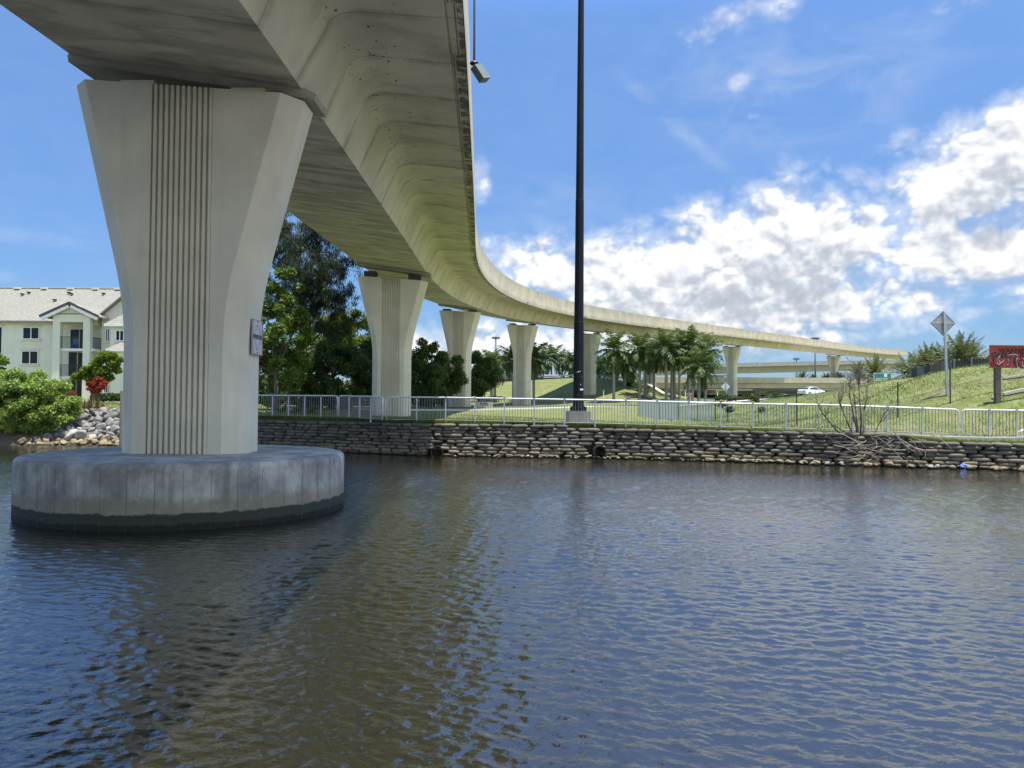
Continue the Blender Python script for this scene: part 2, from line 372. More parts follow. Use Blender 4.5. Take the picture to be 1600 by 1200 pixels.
# ---------------------------------------------------------------- shore line and ground
SHX = np.array([-400, -60, -34, -19, -13.9, -8.56, -4.5, 4.3, 11, 20.9, 40, 100, 500.])
SHY = np.array([30, 43.0, 43.8, 43.4, 42, 39.5, 37.5, 36.6, 34.8, 31.3, 26, 20, 10.])
def shoreY(x): return np.interp(x, SHX, SHY)
CTRL = [at(*c) for c in [(660, 660, 38.2), (800, 663, 37.5), (940, 666, 36.9), (1060, 669.5, 36.4), (1180, 673, 35.9), (1300, 675.5, 35.3), (1400, 679, 34.8), (1500, 684, 34.2), (1600, 686.5, 33.4),
    (405, 652.5, 43), (527, 654.5, 41.7), (600, 660, 37.6), (625, 653, 58), (900, 661, 43.7), (750, 651, 60), (1000, 649, 83), (1118, 658, 60), (1185, 660, 54), (1245, 668, 43),
    (720, 637, 100), (930, 635, 100), (1050, 635, 105), (822, 633.5, 126), (921, 622, 152), (760, 621, 158), (860, 621, 158), (1000, 622, 150), (700, 599, 184), (780, 598, 178), (860, 596, 173), (900, 595, 171), (965, 594, 170),
    (1040, 621, 166), (1100, 624, 190), (1157, 626, 224), (1100, 626, 240),
    (1600, 568, 43), (1545, 575, 43), (1479, 589, 41), (1420, 592, 48), (1365, 597, 60), (1330, 603, 75), (1290, 614, 90), (1250, 620, 105), (1200, 626, 122),
    (1479, 593, 52), (1420, 595, 62), (1545, 578, 54), (1600, 572, 54), (1403, 655, 39.5), (1485, 640, 39), (1558, 622, 39.2), (1562, 625, 38), (1340, 665, 40), (1300, 645, 55), (1350, 640, 50), (1250, 636, 75),
    (100, 627, 85), (180, 633, 60), (100, 645, 50), (160, 642, 49), (500, 640, 66), (600, 640, 75), (0, 640, 52), (250, 640, 55)]]
CTRL += [Vector(v) for v in [(-34, 46, 1.2), (-60, 47, 1.4), (60, 70, 4.4), (80, 50, 4.8), (60, 100, 5.), (90, 160, 4.8), (45, 30, 4.6), (120, 60, 5.), (0, 260, 8.4), (0, 196, 8.1), (22, 192, 8.0), (-30, 205, 8.2), (-60, 240, 8.), (-120, 200, 3.), (-150, 60, 2.5), (60, 300, 4.), (150, 350, 5),
    (250, 250, 5), (300, 60, 5), (0, 450, 6), (-250, 300, 3), (400, 450, 5), (-30, 130, 2.4), (-60, 100, 2.5), (-90, 80, 2.5), (-10, 160, 3.6), (-25, 215, 8.3)]]
def tps_fit(P):
    P = np.array([tuple(p) for p in P]); n = len(P); X = P[:, :2]/40.
    r2 = ((X[:, None]-X[None])**2).sum(-1); K = np.where(r2 > 0, r2*np.log(r2+1e-12), 0)*.5 + np.eye(n)*.004
    A = np.zeros((n+3, n+3)); A[:n, :n] = K; A[:n, n] = 1; A[:n, n+1:] = X; A[n, :n] = 1; A[n+1:, :n] = X.T
    b = np.zeros(n+3); b[:n] = P[:, 2]
    return X, np.linalg.solve(A, b)
TX, TW = tps_fit(CTRL)
def ground_z(x, y):
    x = np.atleast_1d(np.asarray(x, float)); y = np.atleast_1d(np.asarray(y, float))
    out = np.empty(x.shape); xf, yf = x.ravel(), y.ravel(); o = np.empty(len(xf))
    for i in range(0, len(xf), 20000):
        q = np.stack([xf[i:i+20000], yf[i:i+20000]], 1)/40.
        r2 = ((q[:, None]-TX[None])**2).sum(-1); K = np.where(r2 > 0, r2*np.log(r2+1e-12), 0)*.5
        n = len(TX); o[i:i+20000] = K @ TW[:n] + TW[n] + q @ TW[n+1:]
    out = o.reshape(x.shape)
    out = np.clip(out, .9, 12.)
    far = np.clip((np.hypot(x, y)-420)/300, 0, 1)
    out = out*(1-far)+4.*far
    dsh = y-shoreY(x)                       # beach under the riprap, left of the wall
    k = np.clip((x+16.5)/2., 0, 1)
    beach = np.clip(-.5+dsh*.62, -.5, 2.6)
    return np.where(k >= 1, out, out*k+np.minimum(out, beach)*(1-k))
def gz(x, y): return float(ground_z(x, y)[0])
def onground(px, Y):
    """point on the ground at distance Y in column px of the photograph"""
    x = at(px, 630, Y).x
    return Vector((x, Y, gz(x, Y)))

def grass_material():
    m, nt, b = newmat('lawn_grass')
    p = wpos(nt)
    n1 = noise(nt, p, .12, 5, .6); n2 = noise(nt, p, 1.1, 6, .65); n3 = noise(nt, scaled(nt, p, (1, .5, 1)), 9., 5, .7); n4 = noise(nt, p, .35, 5, .6)
    c = mixc(nt, mapr(nt, n2, .3, .7), (.118, .138, .046), (.212, .228, .088))
    c = mixc(nt, mth(nt, 'MULTIPLY', mapr(nt, n3, .45, .7), .55), c, (.065, .095, .018))
    c = mixc(nt, mth(nt, 'MULTIPLY', mapr(nt, n4, .52, .66), .7), c, (.21, .185, .10))
    c = mixc(nt, mth(nt, 'MULTIPLY', mapr(nt, n1, .5, .7), .4), c, (.10, .15, .02))
    sp_ = nt.nodes.new('ShaderNodeSeparateXYZ'); nt.links.new(p, sp_.inputs[0])
    bank = mth(nt, 'MULTIPLY', mapr(nt, sp_.outputs[0], -15.5, -17.5), mapr(nt, mth(nt, 'ADD', sp_.outputs[2], mth(nt, 'MULTIPLY', n2, .6)), 2.35, 1.75))
    c = mixc(nt, bank, c, mixc(nt, n3, (.10, .085, .06), (.24, .21, .16)))
    nt.links.new(c, b.inputs['Base Color']); b.inputs['Roughness'].default_value = .9; b.inputs['Specular IOR Level'].default_value = .1
    bump(nt, b, mth(nt, 'ADD', n2, n3), .8, .12)
    return m
M_grass = grass_material()

def build_ground():
    xs = np.concatenate([[-3000, -1500, -800, -500], np.arange(-400, -60, 10), np.arange(-60, 60, .8), np.arange(60, 150, 3), np.arange(150, 500, 12), [600, 900, 1600, 3000]])
    t = np.concatenate([np.arange(0, 12, .5), np.arange(12, 60, 1.2), np.arange(60, 240, 3), np.arange(240, 440, 10), [500, 650, 900, 1500, 3000, 6000]])
    X, T = np.meshgrid(xs, t); Y = shoreY(X) + T + np.where(X > -17, .45, 0.)
    Z = ground_z(X, Y)
    for i in range(X.shape[0]):
        for j in range(X.shape[1]):
            if abs(X[i, j]) < 160 and Y[i, j] < 260:
                Z[i, j] += .10*mnoise.noise((X[i, j]*.35, Y[i, j]*.35, 0.))*min(1, T[i, j]/4)
    nr, nc = X.shape
    V = np.stack([X, Y, Z], -1).reshape(-1, 3)
    idx = np.arange(nr*nc).reshape(nr, nc)
    F = np.stack([idx[:-1, :-1], idx[:-1, 1:], idx[1:, 1:], idx[1:, :-1]], -1).reshape(-1, 4)
    o = mesh_np('ground', V, F, M_grass, smooth=True); tag(o, kind='structure')
    # earth face dropping below the water along the shore
    e = np.stack([X[0], Y[0], Z[0]], -1); lo = e.copy(); lo[:, 2] = -2.
    V = np.concatenate([e, lo]); n = len(e); i = np.arange(n-1)
    F = np.stack([i, i+n, i+n+1, i+1], -1)
    tag(mesh_np('river_bank', V, F, simple('bank_soil', (.09, .075, .055), .95)), kind='structure')
build_ground()

# ---------------------------------------------------------------- water
def water_material():
    m, nt, b = newmat('canal_water')
    p = wpos(nt)
    b.inputs['Base Color'].default_value = (.0150, .0140, .0078, 1); b.inputs['Roughness'].default_value = .045
    b.inputs['Coat Weight'].default_value = .55; b.inputs['Coat IOR'].default_value = 1.5; b.inputs['Coat Roughness'].default_value = .05; b.inputs['IOR'].default_value = 1.62
    gust = mapr(nt, noise(nt, scaled(nt, p, (.10, .22, 1)), 1.0, 4, .6), .3, .7, .45, 1.15)
    h = mth(nt, 'ADD', noise(nt, scaled(nt, p, (6., 11., 1)), 1.0, 3, .55, .6), mth(nt, 'MULTIPLY', noise(nt, scaled(nt, p, (15., 27., 1)), 1.0, 3, .55, .5), .55))
    bb = bump(nt, b, mth(nt, 'MULTIPLY', h, gust), .34, .035); nt.links.new(bb.outputs[0], b.inputs['Coat Normal'])
    return m
def build_water():
    ys = [4.0]
    while ys[-1] < 52: ys.append(ys[-1]*1.0031)
    ys = np.array(ys); ts = np.linspace(-1.05, .95, 800)
    Y, T = np.meshgrid(ys, ts, indexing='ij'); X = T*(Y*.95+3.)
    Z = np.zeros_like(X); DX = np.zeros_like(X); DY = np.zeros_like(X)
    r = np.random.default_rng(3)
    sp = np.maximum(Y*.0031, (Y*.95+3)*2/800)
    patch = .75+.5*np.array(0.5+.5*np.sin(X*.21+1.3*np.sin(Y*.13))*np.sin(Y*.17+.9*np.sin(X*.11)))
    for i in range(130):
        lam = .060*(.46/.060)**(r.random()**.95)
        th = math.radians(-108+r.normal(0, 36)); k = 2*PI/lam
        amp = .0036*lam*(.6+.8*r.random())/(1+(lam/.45)**2)
        fade = np.clip((lam/sp-2.2)/2., 0, 1)
        ph = k*(X*math.cos(th)+Y*math.sin(th))+r.random()*6.28
        A = amp*fade*patch
        Z += A*np.cos(ph); DX -= A*math.cos(th)*np.sin(ph)*.8; DY -= A*math.sin(th)*np.sin(ph)*.8
    V = np.stack([X+DX, Y+DY, Z], -1).reshape(-1, 3)
    nr, nc = X.shape; idx = np.arange(nr*nc).reshape(nr, nc)
    F = np.stack([idx[:-1, :-1], idx[:-1, 1:], idx[1:, 1:], idx[1:, :-1]], -1).reshape(-1, 4)
    b0 = len(V)
    V = np.concatenate([V, np.array([(-600, -300, -.30), (600, -300, -.30), (600, 60, -.30), (-600, 60, -.30)])])
    F = np.concatenate([F, np.array([[b0, b0+1, b0+2, b0+3]])])
    tag(mesh_np('water', V, F, water_material(), smooth=True), kind='structure')
build_water()

# ---------------------------------------------------------------- the curved flyover
KS = np.array([0, 25, 45, 60, 75, 90, 110, 140, 180, 240, 320, 420.])
KK = np.array([-.262, .01, -.053, .381, .534, .569, .818, .575, .157, -.024, .018, .281])
KZ = np.array([9.16, 10.84, 12.21, 13.12, 13.93, 14.67, 15.57, 16.73, 18.07, 19.79, 21.9, 24.49])
DS = .25
s_f = np.arange(0, 420, DS); kap = np.interp(s_f, KS, KK)/100
zz = np.interp(s_f, KS, KZ); ker = np.hanning(81); ker /= ker.sum(); zz = np.convolve(np.pad(zz, 40, mode='reflect', reflect_type='odd'), ker, 'valid')
hd = -.00822+np.cumsum(kap)*DS
xx = -4.768+np.cumsum(np.sin(hd))*DS; yy = 4+np.cumsum(np.cos(hd))*DS
nb = int(60/DS); sb = np.arange(-nb, 0)*DS
PS = np.concatenate([sb, s_f]); PX = np.concatenate([xx[0]+sb*math.sin(hd[0]), xx]); PY = np.concatenate([yy[0]+sb*math.cos(hd[0]), yy])
PZ = np.concatenate([zz[0]+sb*.067, zz]); PH = np.concatenate([np.full(nb, hd[0]), hd])
def path(s): return (np.interp(s, PS, PX), np.interp(s, PS, PY), np.interp(s, PS, PZ), np.interp(s, PS, PH))
PIER_S = [14.35, 57.0, 97.0, 127.0, 156.5, 186.0, 236.5, 340.0]
ROLLD = math.atan2(.72, 5.48)
def sec_right(t):
    """right half of the box section, (u, v) from the lower right web corner; t=1 inside the thicker pier segments"""
    du, dv = .13*t, -.12*t
    pts = [(0, 0), (.28+du*.8, .72), (.56+du, 1.30+dv*.2)]
    for k in range(1, 7):
        a = k/6; # fillet
        x = .56+du+(1.30-.56)*(1-math.cos(a*PI/2))*1.0; z = 1.30+dv*.2+(1.80+dv-1.30-dv*.2)*math.sin(a*PI/2)
        pts.append((x, z))
    pts += [(2.4, 1.72+dv*.8), (3.42, 1.62+dv*.3), (3.47, 1.66), (3.52, 1.60), (3.88, 1.55)]
    return pts
def rot(p, a): c, s = math.cos(a), math.sin(a); return (p[0]*c-p[1]*s, p[0]*s+p[1]*c)
def section(t):
    R = sec_right(t)
    un = [rot(p, ROLLD) for p in R]                  # un-roll, mirror, roll back: the left half
    W = 5.48/math.cos(ROLLD)
    Lf = [rot((-W-p[0], p[1]), -ROLLD) for p in un]
    return R, Lf
def build_flyover():
    root = empty('flyover_bridge', (PX[nb], PY[nb], 0), 'long curved concrete flyover on tapered piers sweeping from overhead to the far right', 'flyover')
    st = set(np.arange(-60, 60, .75).tolist()+np.arange(60, 419, 1.5).tolist())
    for p in PIER_S:
        for o in (-1.75, -1.6, 1.35, 1.5): st.add(p+o)
    st = sorted(st)
    def tt(s):
        for p in PIER_S:
            a = s-p
            if -1.7 < a < 1.4: return 1.0
        return 0.0
    rings, uvs = [], []
    for s in st:
        x, y, z, h = path(s); R, Lf = section(tt(s))
        prof = [*reversed(Lf)] + R                   # left edge -> soffit -> right edge
        prof = prof + [(3.88, 2.35), (3.4, 2.75), (-8.4, 4.3), (-8.84, 4.02)]
        rings.append([(x+u*math.cos(h), y-u*math.sin(h), z+v) for u, v in prof])
        # v coordinate: arc length from the web corners (both halves positive, soffit negative)
        def arc(L):
            a = [0.]
            for i in range(1, len(L)): a.append(a[-1]+math.hypot(L[i][0]-L[i-1][0], L[i][1]-L[i-1][1]))
            return a
        aR, aL = arc(R), arc(Lf)
        uvs.append([*reversed(aL)]+aR+[5.9, 6.3, 6.3, 5.9])
    n = len(rings[0]); V = np.array(rings).reshape(-1, 3)
    nl = len(sec_right(0))
    F, UV = [], []
    for i in range(len(rings)-1):
        for k in range(n):
            k2 = (k+1) % n
            F.append((i*n+k, (i+1)*n+k, (i+1)*n+k2, i*n+k2))
            a, b2 = uvs[i][k], uvs[i][k2]
            if k == nl-1: a = b2 = -.5
            UV += [(st[i], a), (st[i+1], a), (st[i+1], b2), (st[i], b2)]
    me = bpy.data.meshes.new('box_girder'); me.from_pydata(V.tolist(), [], F); me.update()
    l = me.uv_layers.new(name='UVMap'); l.data.foreach_set('uv', np.array(UV, dtype=np.float32).ravel())
    me.polygons.foreach_set('use_smooth', np.ones(len(me.polygons), dtype=bool)); me.set_sharp_from_angle(angle=math.radians(24))
    me.materials.append(M_deck); me.validate()
    link('box_girder', me, root)
    # parapets: fascia from the wing's edge up to the rail top
    for side, prof in (('R', [(3.90, 1.56), (3.93, 2.2), (3.90, 2.3), (3.88, 4.03), (3.66, 4.03), (3.56, 3.3), (3.42, 2.78), (3.70, 2.3)]),
                       ('L', [(-8.86, 3.25), (-8.90, 3.9), (-8.87, 4.0), (-8.84, 5.70), (-8.62, 5.70), (-8.54, 5.0), (-8.42, 4.33), (-8.7, 3.95)])):
        mb = MB(); rg = []
        for s in st:
            x, y, z, h = path(s); rg.append([(x+u*math.cos(h), y-u*math.sin(h), z+v) for u, v in prof])
        mb.loft(rg); mb.build('parapet', M_parapet, root, smooth=True, angle=24)
    # deck drain scuppers on the near fascia
    for s in (109., 140., 171., 201., 262., 300.):
        x, y, z, h = path(s)
        MB().box((x+3.97*math.cos(h), y-3.97*math.sin(h), z+1.75), (.12, .5, .22), -h).build('scupper', M_block, root)
    for ps in PIER_S:                                # thick diaphragm block on each pier
        rg = []; dd = .20 if ps < 20 else .24; pc = ps+.45 if ps < 20 else ps
        for s, w, d in ((pc-.80, 0, dd*.4), (pc-.70, .30, dd), (pc+.70, .30, dd), (pc+.80, 0, dd*.4)):
            x, y, z, h = path(s)
            sl = .72/5.48
            pr = [(w*.95, -d-sl*w), (w*1.1, -.06-sl*w), (-.1, .12), (-5.38, .83), (-5.48-w*.35, .68+sl*w), (-5.48-w*.25, .72-d+sl*w)]
            rg.append([(x+u*math.cos(h), y-u*math.sin(h), z+v) for u, v in pr])
        MB().loft(rg).build('diaphragm', M_block, root)
build_flyover()

# ---------------------------------------------------------------- piers
def make_pier(i, s, base, topoff, label):
    x, y, z, h = path(s)
    cx, cy = x-2.74*math.cos(h), y+2.74*math.sin(h)
    if i == 0: cx, cy, h = -7.83, 18.8, 0.0
    root = empty('bridge_pier', (cx, cy, base), label, 'bridge pier', 'tapered piers carrying the curved flyover')
    ztop = z+.36+topoff
    D2, ch, wf0, hw = .84, .447, 1.045, .72
    up = ztop-base
    zs0 = ztop-6.24
    def flare(zc):
        t = zc-zs0
        if t <= 0: return 0.
        if t < 2.19: return .247*t*t/(2*2.19)
        return .27+.247*(t-2.19)
    nr = 11; pitch = 2*hw/nr; prof = []
    for k in range(nr):                              # fluted panel: ribs with dark grooves between
        x0 = -hw+k*pitch
        prof += [(x0, .085), (x0+pitch*.36, .085), (x0+pitch*.42, -.012), (x0+pitch*.94, -.012)]
    prof += [(hw, .085)]
    front = [(a, -D2+b) for a, b in prof]
    levels = sorted(set([base-.6, base+.001, zs0] + [zs0+.27*k for k in range(1, 9)] + [ztop]))
    sl = .062
    rings = []
    for zc in levels:
        w = wf0+flare(zc)
        ring = [(-w-ch, -D2+ch), (-w, -D2), (-hw-.001, -D2)] + front + [(hw+.001, -D2), (w, -D2), (w+ch, -D2+ch), (w+ch, D2-ch), (w, D2), (-w, D2), (-w-ch, D2-ch)]
        rg = []
        for u, v in ring:
            zz_ = zc-(sl*u if zc == ztop else 0)
            rg.append((cx+u*math.cos(h)+v*math.sin(h), cy-u*math.sin(h)+v*math.cos(h), zz_))
        rings.append(rg)
    MB().loft(rings).build('column', M_pier, root, smooth=True, angle=12)
    for u in (-1.75, 1.75) if i else (-1.12, 1.5):  # bearing pads between cap and girder
        q = Vector((cx+u*math.cos(h), cy-u*math.sin(h), ztop-sl*u))
        hgt = max(.12, z+.36-.42-ztop-.0)
        if i == 0: q = q+Vector((0, -.55, 0)); hgt = .10
        MB().box(q+Vector((0, 0, hgt/2)), (.95 if i else .8, 1.1 if i else .4, hgt), -h).build('bearing', M_pier if i == 0 else M_bearing, root)
    if i == 0:
        pr = [(3.66, -1.5), (3.66, -1.2), (3.66, 1.18)]+[(3.66-.13+.13*math.cos(a), 1.20+.13*math.sin(a)) for a in np.linspace(.1, PI/2, 6)]+[(0.05, 1.35)]
        MB().lathe(pr, (cx, cy, 0), 96).build('footing', M_foot, root, smooth=True, angle=50)
    return root
PIER_LAB = ['big tapered concrete pier with fluted panel standing on the round footing in the water',
            'tapered fluted pier on the lawn behind the railing, beside the tall dark trees',
            'tapered fluted pier with dark right side, next to the low white graffiti wall',
            'tapered pier standing among the palms just left of the black mast',
            'tapered pier directly right of and behind the black mast',
            'flyover pier hidden behind the palm cluster, only its cap showing',
            'slim far pier rising beside the white diamond sign, in front of the lower overpass',
            'farthest flyover pier, its short cap showing above the middle overpass']
for i, s in enumerate(PIER_S):
    x, y, z, h = path(s)
    bz = 1.33 if i == 0 else gz(x-2.7*math.cos(h), y+2.7*math.sin(h))-.1
    make_pier(i, s, bz, -.46 if i == 0 else (-.92 if i == 1 else -.68), PIER_LAB[i])

# ---------------------------------------------------------------- sandbag seawall
def wall_top(X): return float(np.interp(X, [-40, -4, 4.3, 11, 16.6, 16.61, 40], [1.60, 1.60, 1.48, 1.42, 1.38, 1.17, 1.12]))
def bag_material():
    m, nt, b = newmat('cement_sandbag')
    p = wpos(nt); g = nt.nodes.new('ShaderNodeNewGeometry'); sep = nt.nodes.new('ShaderNodeSeparateXYZ'); nt.links.new(p, sep.inputs[0])
    n1 = noise(nt, p, 1.2, 6, .65); n2 = noise(nt, p, 14., 5, .65)
    c = mixc(nt, g.outputs['Random Per Island'], (.066, .058, .046), (.165, .145, .115))
    c = mixc(nt, mth(nt, 'MULTIPLY', mapr(nt, n1, .45, .7), .6), c, (.045, .042, .037))
    low = mapr(nt, mth(nt, 'ADD', sep.outputs[2], mth(nt, 'MULTIPLY', n1, .5)), .85, .30)
    c = mixc(nt, mth(nt, 'MULTIPLY', low, mapr(nt, n2, .35, .6)), c, (.25, .20, .12))
    c = mixc(nt, mth(nt, 'MULTIPLY', mapr(nt, n2, .58, .75), .35), c, (.24, .225, .20))
    c = mixc(nt, mapr(nt, sep.outputs[2], .16, .06), c, (.028, .025, .016))
    nt.links.new(c, b.inputs['Base Color']); b.inputs['Roughness'].default_value = .9
    bump(nt, b, n2, .6, .02); return m
PIPES = [at(937, 706, 36.2), at(683, 706, 37.3)]
def build_wall():
    nu, nv = 9, 8
    V, F = [], []
    us = np.linspace(-1, 1, nu); vs = np.linspace(0, 2*PI, nv, endpoint=False)
    r = random.Random(5)
    H = .158
    def tang(X):
        a = shoreY(X+.2)-shoreY(X-.2); d = Vector((.4, float(a), 0)).normalized(); return d
    for j in range(-1, 11):
        X = -19.5+r.random()*.5
        while X < 36:
            L = r.uniform(.42, .80); t = tang(X); nrm = Vector((t.y, -t.x, 0))
            zc = -.02+H*(j+.5); top = wall_top(X)
            if zc > top-.02: X += L*t.x; continue
            last = zc+H > top-.02
            off = .07-.035*j+r.uniform(-.02, .02)
            yy0 = float(shoreY(X))
            c = Vector((X, yy0, zc+r.uniform(-.012, .012)))-t*0+nrm*(off)-nrm*.18
            skip = any((Vector((c.x, 0, c.z))-Vector((q.x, 0, q.z))).length < .36 for q in PIPES)
            dp = .26 if not last else .34; ht = H*r.uniform(.52, .58) if not last else H*.58
            if not skip:
                b = len(V); hl = L*.5; w1, w2 = r.uniform(-.03, .03), r.uniform(.85, 1.1)
                for u in us:
                    e = (1-abs(u)**5.)**.35 if abs(u) < 1 else .0
                    e = max(e, .55)
                    for v in vs:
                        cv, sv = math.cos(v), math.sin(v)
                        sx = math.copysign(abs(cv)**.7, cv); sz = math.copysign(abs(sv)**.48, sv)
                        p = c+t*(u*hl*1.0)+nrm*(sx*dp*e*w2)+Vector((0, 0, sz*ht*e+w1*u*.5))
                        V.append(tuple(p))
                for i in range(nu-1):
                    for k in range(nv): F.append((b+i*nv+k, b+i*nv+(k+1) % nv, b+(i+1)*nv+(k+1) % nv, b+(i+1)*nv+k))
                for i, rv in ((0, True), (nu-1, False)):
                    q = [b+i*nv+k for k in range(nv)]
                    F.append((q[0], q[1], q[2], q[3])); F.append((q[0], q[3], q[4], q[7])); F.append((q[4], q[5], q[6], q[7]))
            X += L*t.x*1.01
    o = mesh_np('sandbag_wall', V, F, bag_material(), smooth=True)
    tag(o, 'long dark seawall of stacked cement sandbags along the far water edge', 'seawall')
    # the two drain pipes poking out of it
    for q, lab in zip(PIPES, ('round black drain pipe in the sandbag wall below the black mast', 'half sunken arched drain outlet in the sandbag wall near the bridge shadow')):
        mb = MB(); n = 24
        ang = [2*PI*k/n for k in range(n)]
        rg = []
        for rad, yo in ((.30, .9), (.30, -.15), (.26, -.15), (.26, .9)):
            rg.append([(q.x+rad*math.cos(a), q.y+yo, q.z+rad*math.sin(a)) for a in ang])
        mb.loft(rg, cap=False); mb.add([(q.x+.26*math.cos(a), q.y+.85, q.z+.26*math.sin(a)) for a in ang], [tuple(range(n))])
        tag(mb.build('drain_pipe', M_black, smooth=True, angle=40), lab, 'drain pipe')
build_wall()

# ---------------------------------------------------------------- railings
def rail_section(pts, label, n_bays):
    """pts: ground points; posts, rails and baluster panels between them"""
    pts = [Vector(p) for p in pts]
    seg = [0.]
    for a, b in zip(pts, pts[1:]): seg.append(seg[-1]+(b-a).length)
    def P(t):
        for i in range(len(pts)-1):
            if t <= seg[i+1] or i == len(pts)-2:
                k = (t-seg[i])/(seg[i+1]-seg[i]); return pts[i].lerp(pts[i+1], k)
    H = 1.25; L = seg[-1]; root = empty('railing', pts[0], label, 'railing', 'pale metal railings along the seawall')
    up = lambda p, z: p+Vector((0, 0, z))
    N = max(40, int(L*2)); line = [P(L*k/N) for k in range(N+1)]
    a, b = line[0], line[-1]; d0 = (line[1]-a).normalized()*.12; d1 = (line[-2]-b).normalized()*.12
    top = [up(a, .1), up(a, H-.12), up(a+d0*.3, H-.03), up(a+d0, H)]+[up(p, H) for p in line if .2 < (p-a).length and .2 < (p-b).length]+[up(b+d1, H), up(b+d1*.3, H-.03), up(b, H-.12), up(b, .1)]
    MB().tube(top, .038, 8).build('top_rail', M_toprail, root, smooth=True)
    MB().tube([up(p, .14) for p in line], .026, 6).build('bottom_rail', M_picket, root, smooth=True)
    for k in range(n_bays+1):
        t = L*k/n_bays; p = P(min(max(t, .001), L-.001))
        if 0 < k < n_bays:
            MB().box(up(p, H/2-.05), (.07, .07, H+.0)).box(up(p, H+.02), (.10, .10, .05)).build('post', M_metal, root)
        if k < n_bays:
            mb = MB(); nb_ = max(3, round(L/n_bays/.135))
            for q in range(1, nb_):
                g = P(t+L/n_bays*q/nb_); mb.box(up(g, (H+.14)/2), (.022, .022, H-.14))
            mb.build('baluster_panel', M_picket, root)
    return root
def gpt(px, py, Y): return at(px, py, Y)
RA, RB = at(527, 654.5, 41.7), at(600, 660, 37.6)
rail_section([at(300, 652, 43.8), at(405, 652.5, 43), RA], 'railing section in shade behind the big pier, left of the slanted section', 9)
rail_section([RA+Vector((.1, -.1, 0)), RB+Vector((-.1, .1, 0))], 'short slanted railing section whose bars crowd together, in front of the second pier', 4)
rail_section([at(604, 660, 37.9), at(660, 660, 38.1), at(800, 663, 37.4), at(940, 666, 36.9), at(1060, 669.5, 36.4), at(1180, 673, 35.9), at(1300, 675.5, 35.3), at(1400, 679.5, 34.8), at(1498, 684, 34.2)], 'longest railing section, running past the black mast to the bare shrub', 18)
rail_section([at(1504, 684.2, 34.2), at(1600, 686.5, 33.4), at(1720, 690, 32.6)], 'railing section at the right edge below the red warning sign', 5)

# concrete kerb under the right part of the railing and pale path behind the lawn
def strip(name, pts, w, mat, lift=.03, th=.0, kind='structure', n=40, lab=None, cat=None):
    pts = [Vector((p[0], p[1], 0)) for p in pts]; L = [0.]
    for a, b in zip(pts, pts[1:]): L.append(L[-1]+(b-a).length)
    N = max(n, int(L[-1]/1.5)); ts = np.linspace(0, L[-1], N+1)
    cx = np.interp(ts, L, [p.x for p in pts]); cy = np.interp(ts, L, [p.y for p in pts])
    k = np.hanning(7); k /= k.sum(); cx = np.convolve(np.pad(cx, 3, mode='reflect', reflect_type='odd'), k, 'valid'); cy = np.convolve(np.pad(cy, 3, mode='reflect', reflect_type='odd'), k, 'valid')
    rg = []
    for i in range(N+1):
        j0, j1 = max(0, i-1), min(N, i+1); t = Vector((cx[j1]-cx[j0], cy[j1]-cy[j0], 0)).normalized(); nn = Vector((-t.y, t.x, 0))
        row = []
        zc = max(gz(cx[i], cy[i]), gz(cx[i]+nn.x*w/2, cy[i]+nn.y*w/2), gz(cx[i]-nn.x*w/2, cy[i]-nn.y*w/2))
        for u in (-w/2, w/2): row.append((cx[i]+nn.x*u, cy[i]+nn.y*u, zc+lift+th))
        row += [(row[1][0], row[1][1], zc-.3), (row[0][0], row[0][1], zc-.3)]
        rg.append(row)
    o = MB().loft(rg).build(name, mat); return tag(o, lab, cat, kind=kind)
M_asph = simple('asphalt', (.06, .06, .062), .9, 0, .2, 2.)
M_pale = simple('pale_concrete', (.52, .50, .46), .85, 0, .12, 2.)
strip('kerb', [at(1390, 682, 34.55), at(1500, 686.5, 33.9), at(1720, 692, 32.3)], .32, M_pale, .02, .06)
strip('footpath', [(-14, 70), (-8, 84), (-2, 91), (8, 97), (22, 104), (38, 112)], 2.6, M_pale, .03, .03)
strip('road', [(-30, 96), (-15, 100), (0, 106), (16, 116), (40, 130)], 6.5, M_asph, .03)
strip('road', [(-90, 192), (-30, 189), (0, 184), (22, 180), (32, 179)], 7, M_asph, .05)

# ---------------------------------------------------------------- leaf helpers
def quads(P, D, Wd, L, W):
    """leaf quads: centre P, long axis D, width axis Wd (n,3), lengths L and widths W (n,)"""
    L = L[:, None]; W = W[:, None]
    a = P-D*L*.5; b = P+Wd*W*.5-D*L*.05; c = P+D*L*.5; d = P-Wd*W*.5-D*L*.05
    V = np.stack([a, b, c, d], 1).reshape(-1, 3); F = np.arange(len(V)).reshape(-1, 4)
    return V, F
def unit(v): return v/np.maximum(np.linalg.norm(v, axis=-1, keepdims=True), 1e-9)
def leaf_cloud(clumps, n, size, rs, droop=.2, shell=.55, aspect=.6):
    C = np.array(clumps); w = C[:, 3]**2; k = rs.choice(len(C), n, p=w/w.sum())
    d = unit(rs.normal(size=(n, 3))); rad = (shell+(1-shell)*rs.random(n))*rs.random(n)**.25
    P = C[k, :3]+d*(C[k, 3]*rad)[:, None]*np.array([1, 1, .8])
    D = unit(d*.6+rs.normal(size=(n, 3))*.8+np.array([0, 0, -droop])); U = unit(rs.normal(size=(n, 3))); Wd = unit(np.cross(D, U))
    L = size*(.6+.8*rs.random(n))
    return quads(P, D, Wd, L, L*aspect)
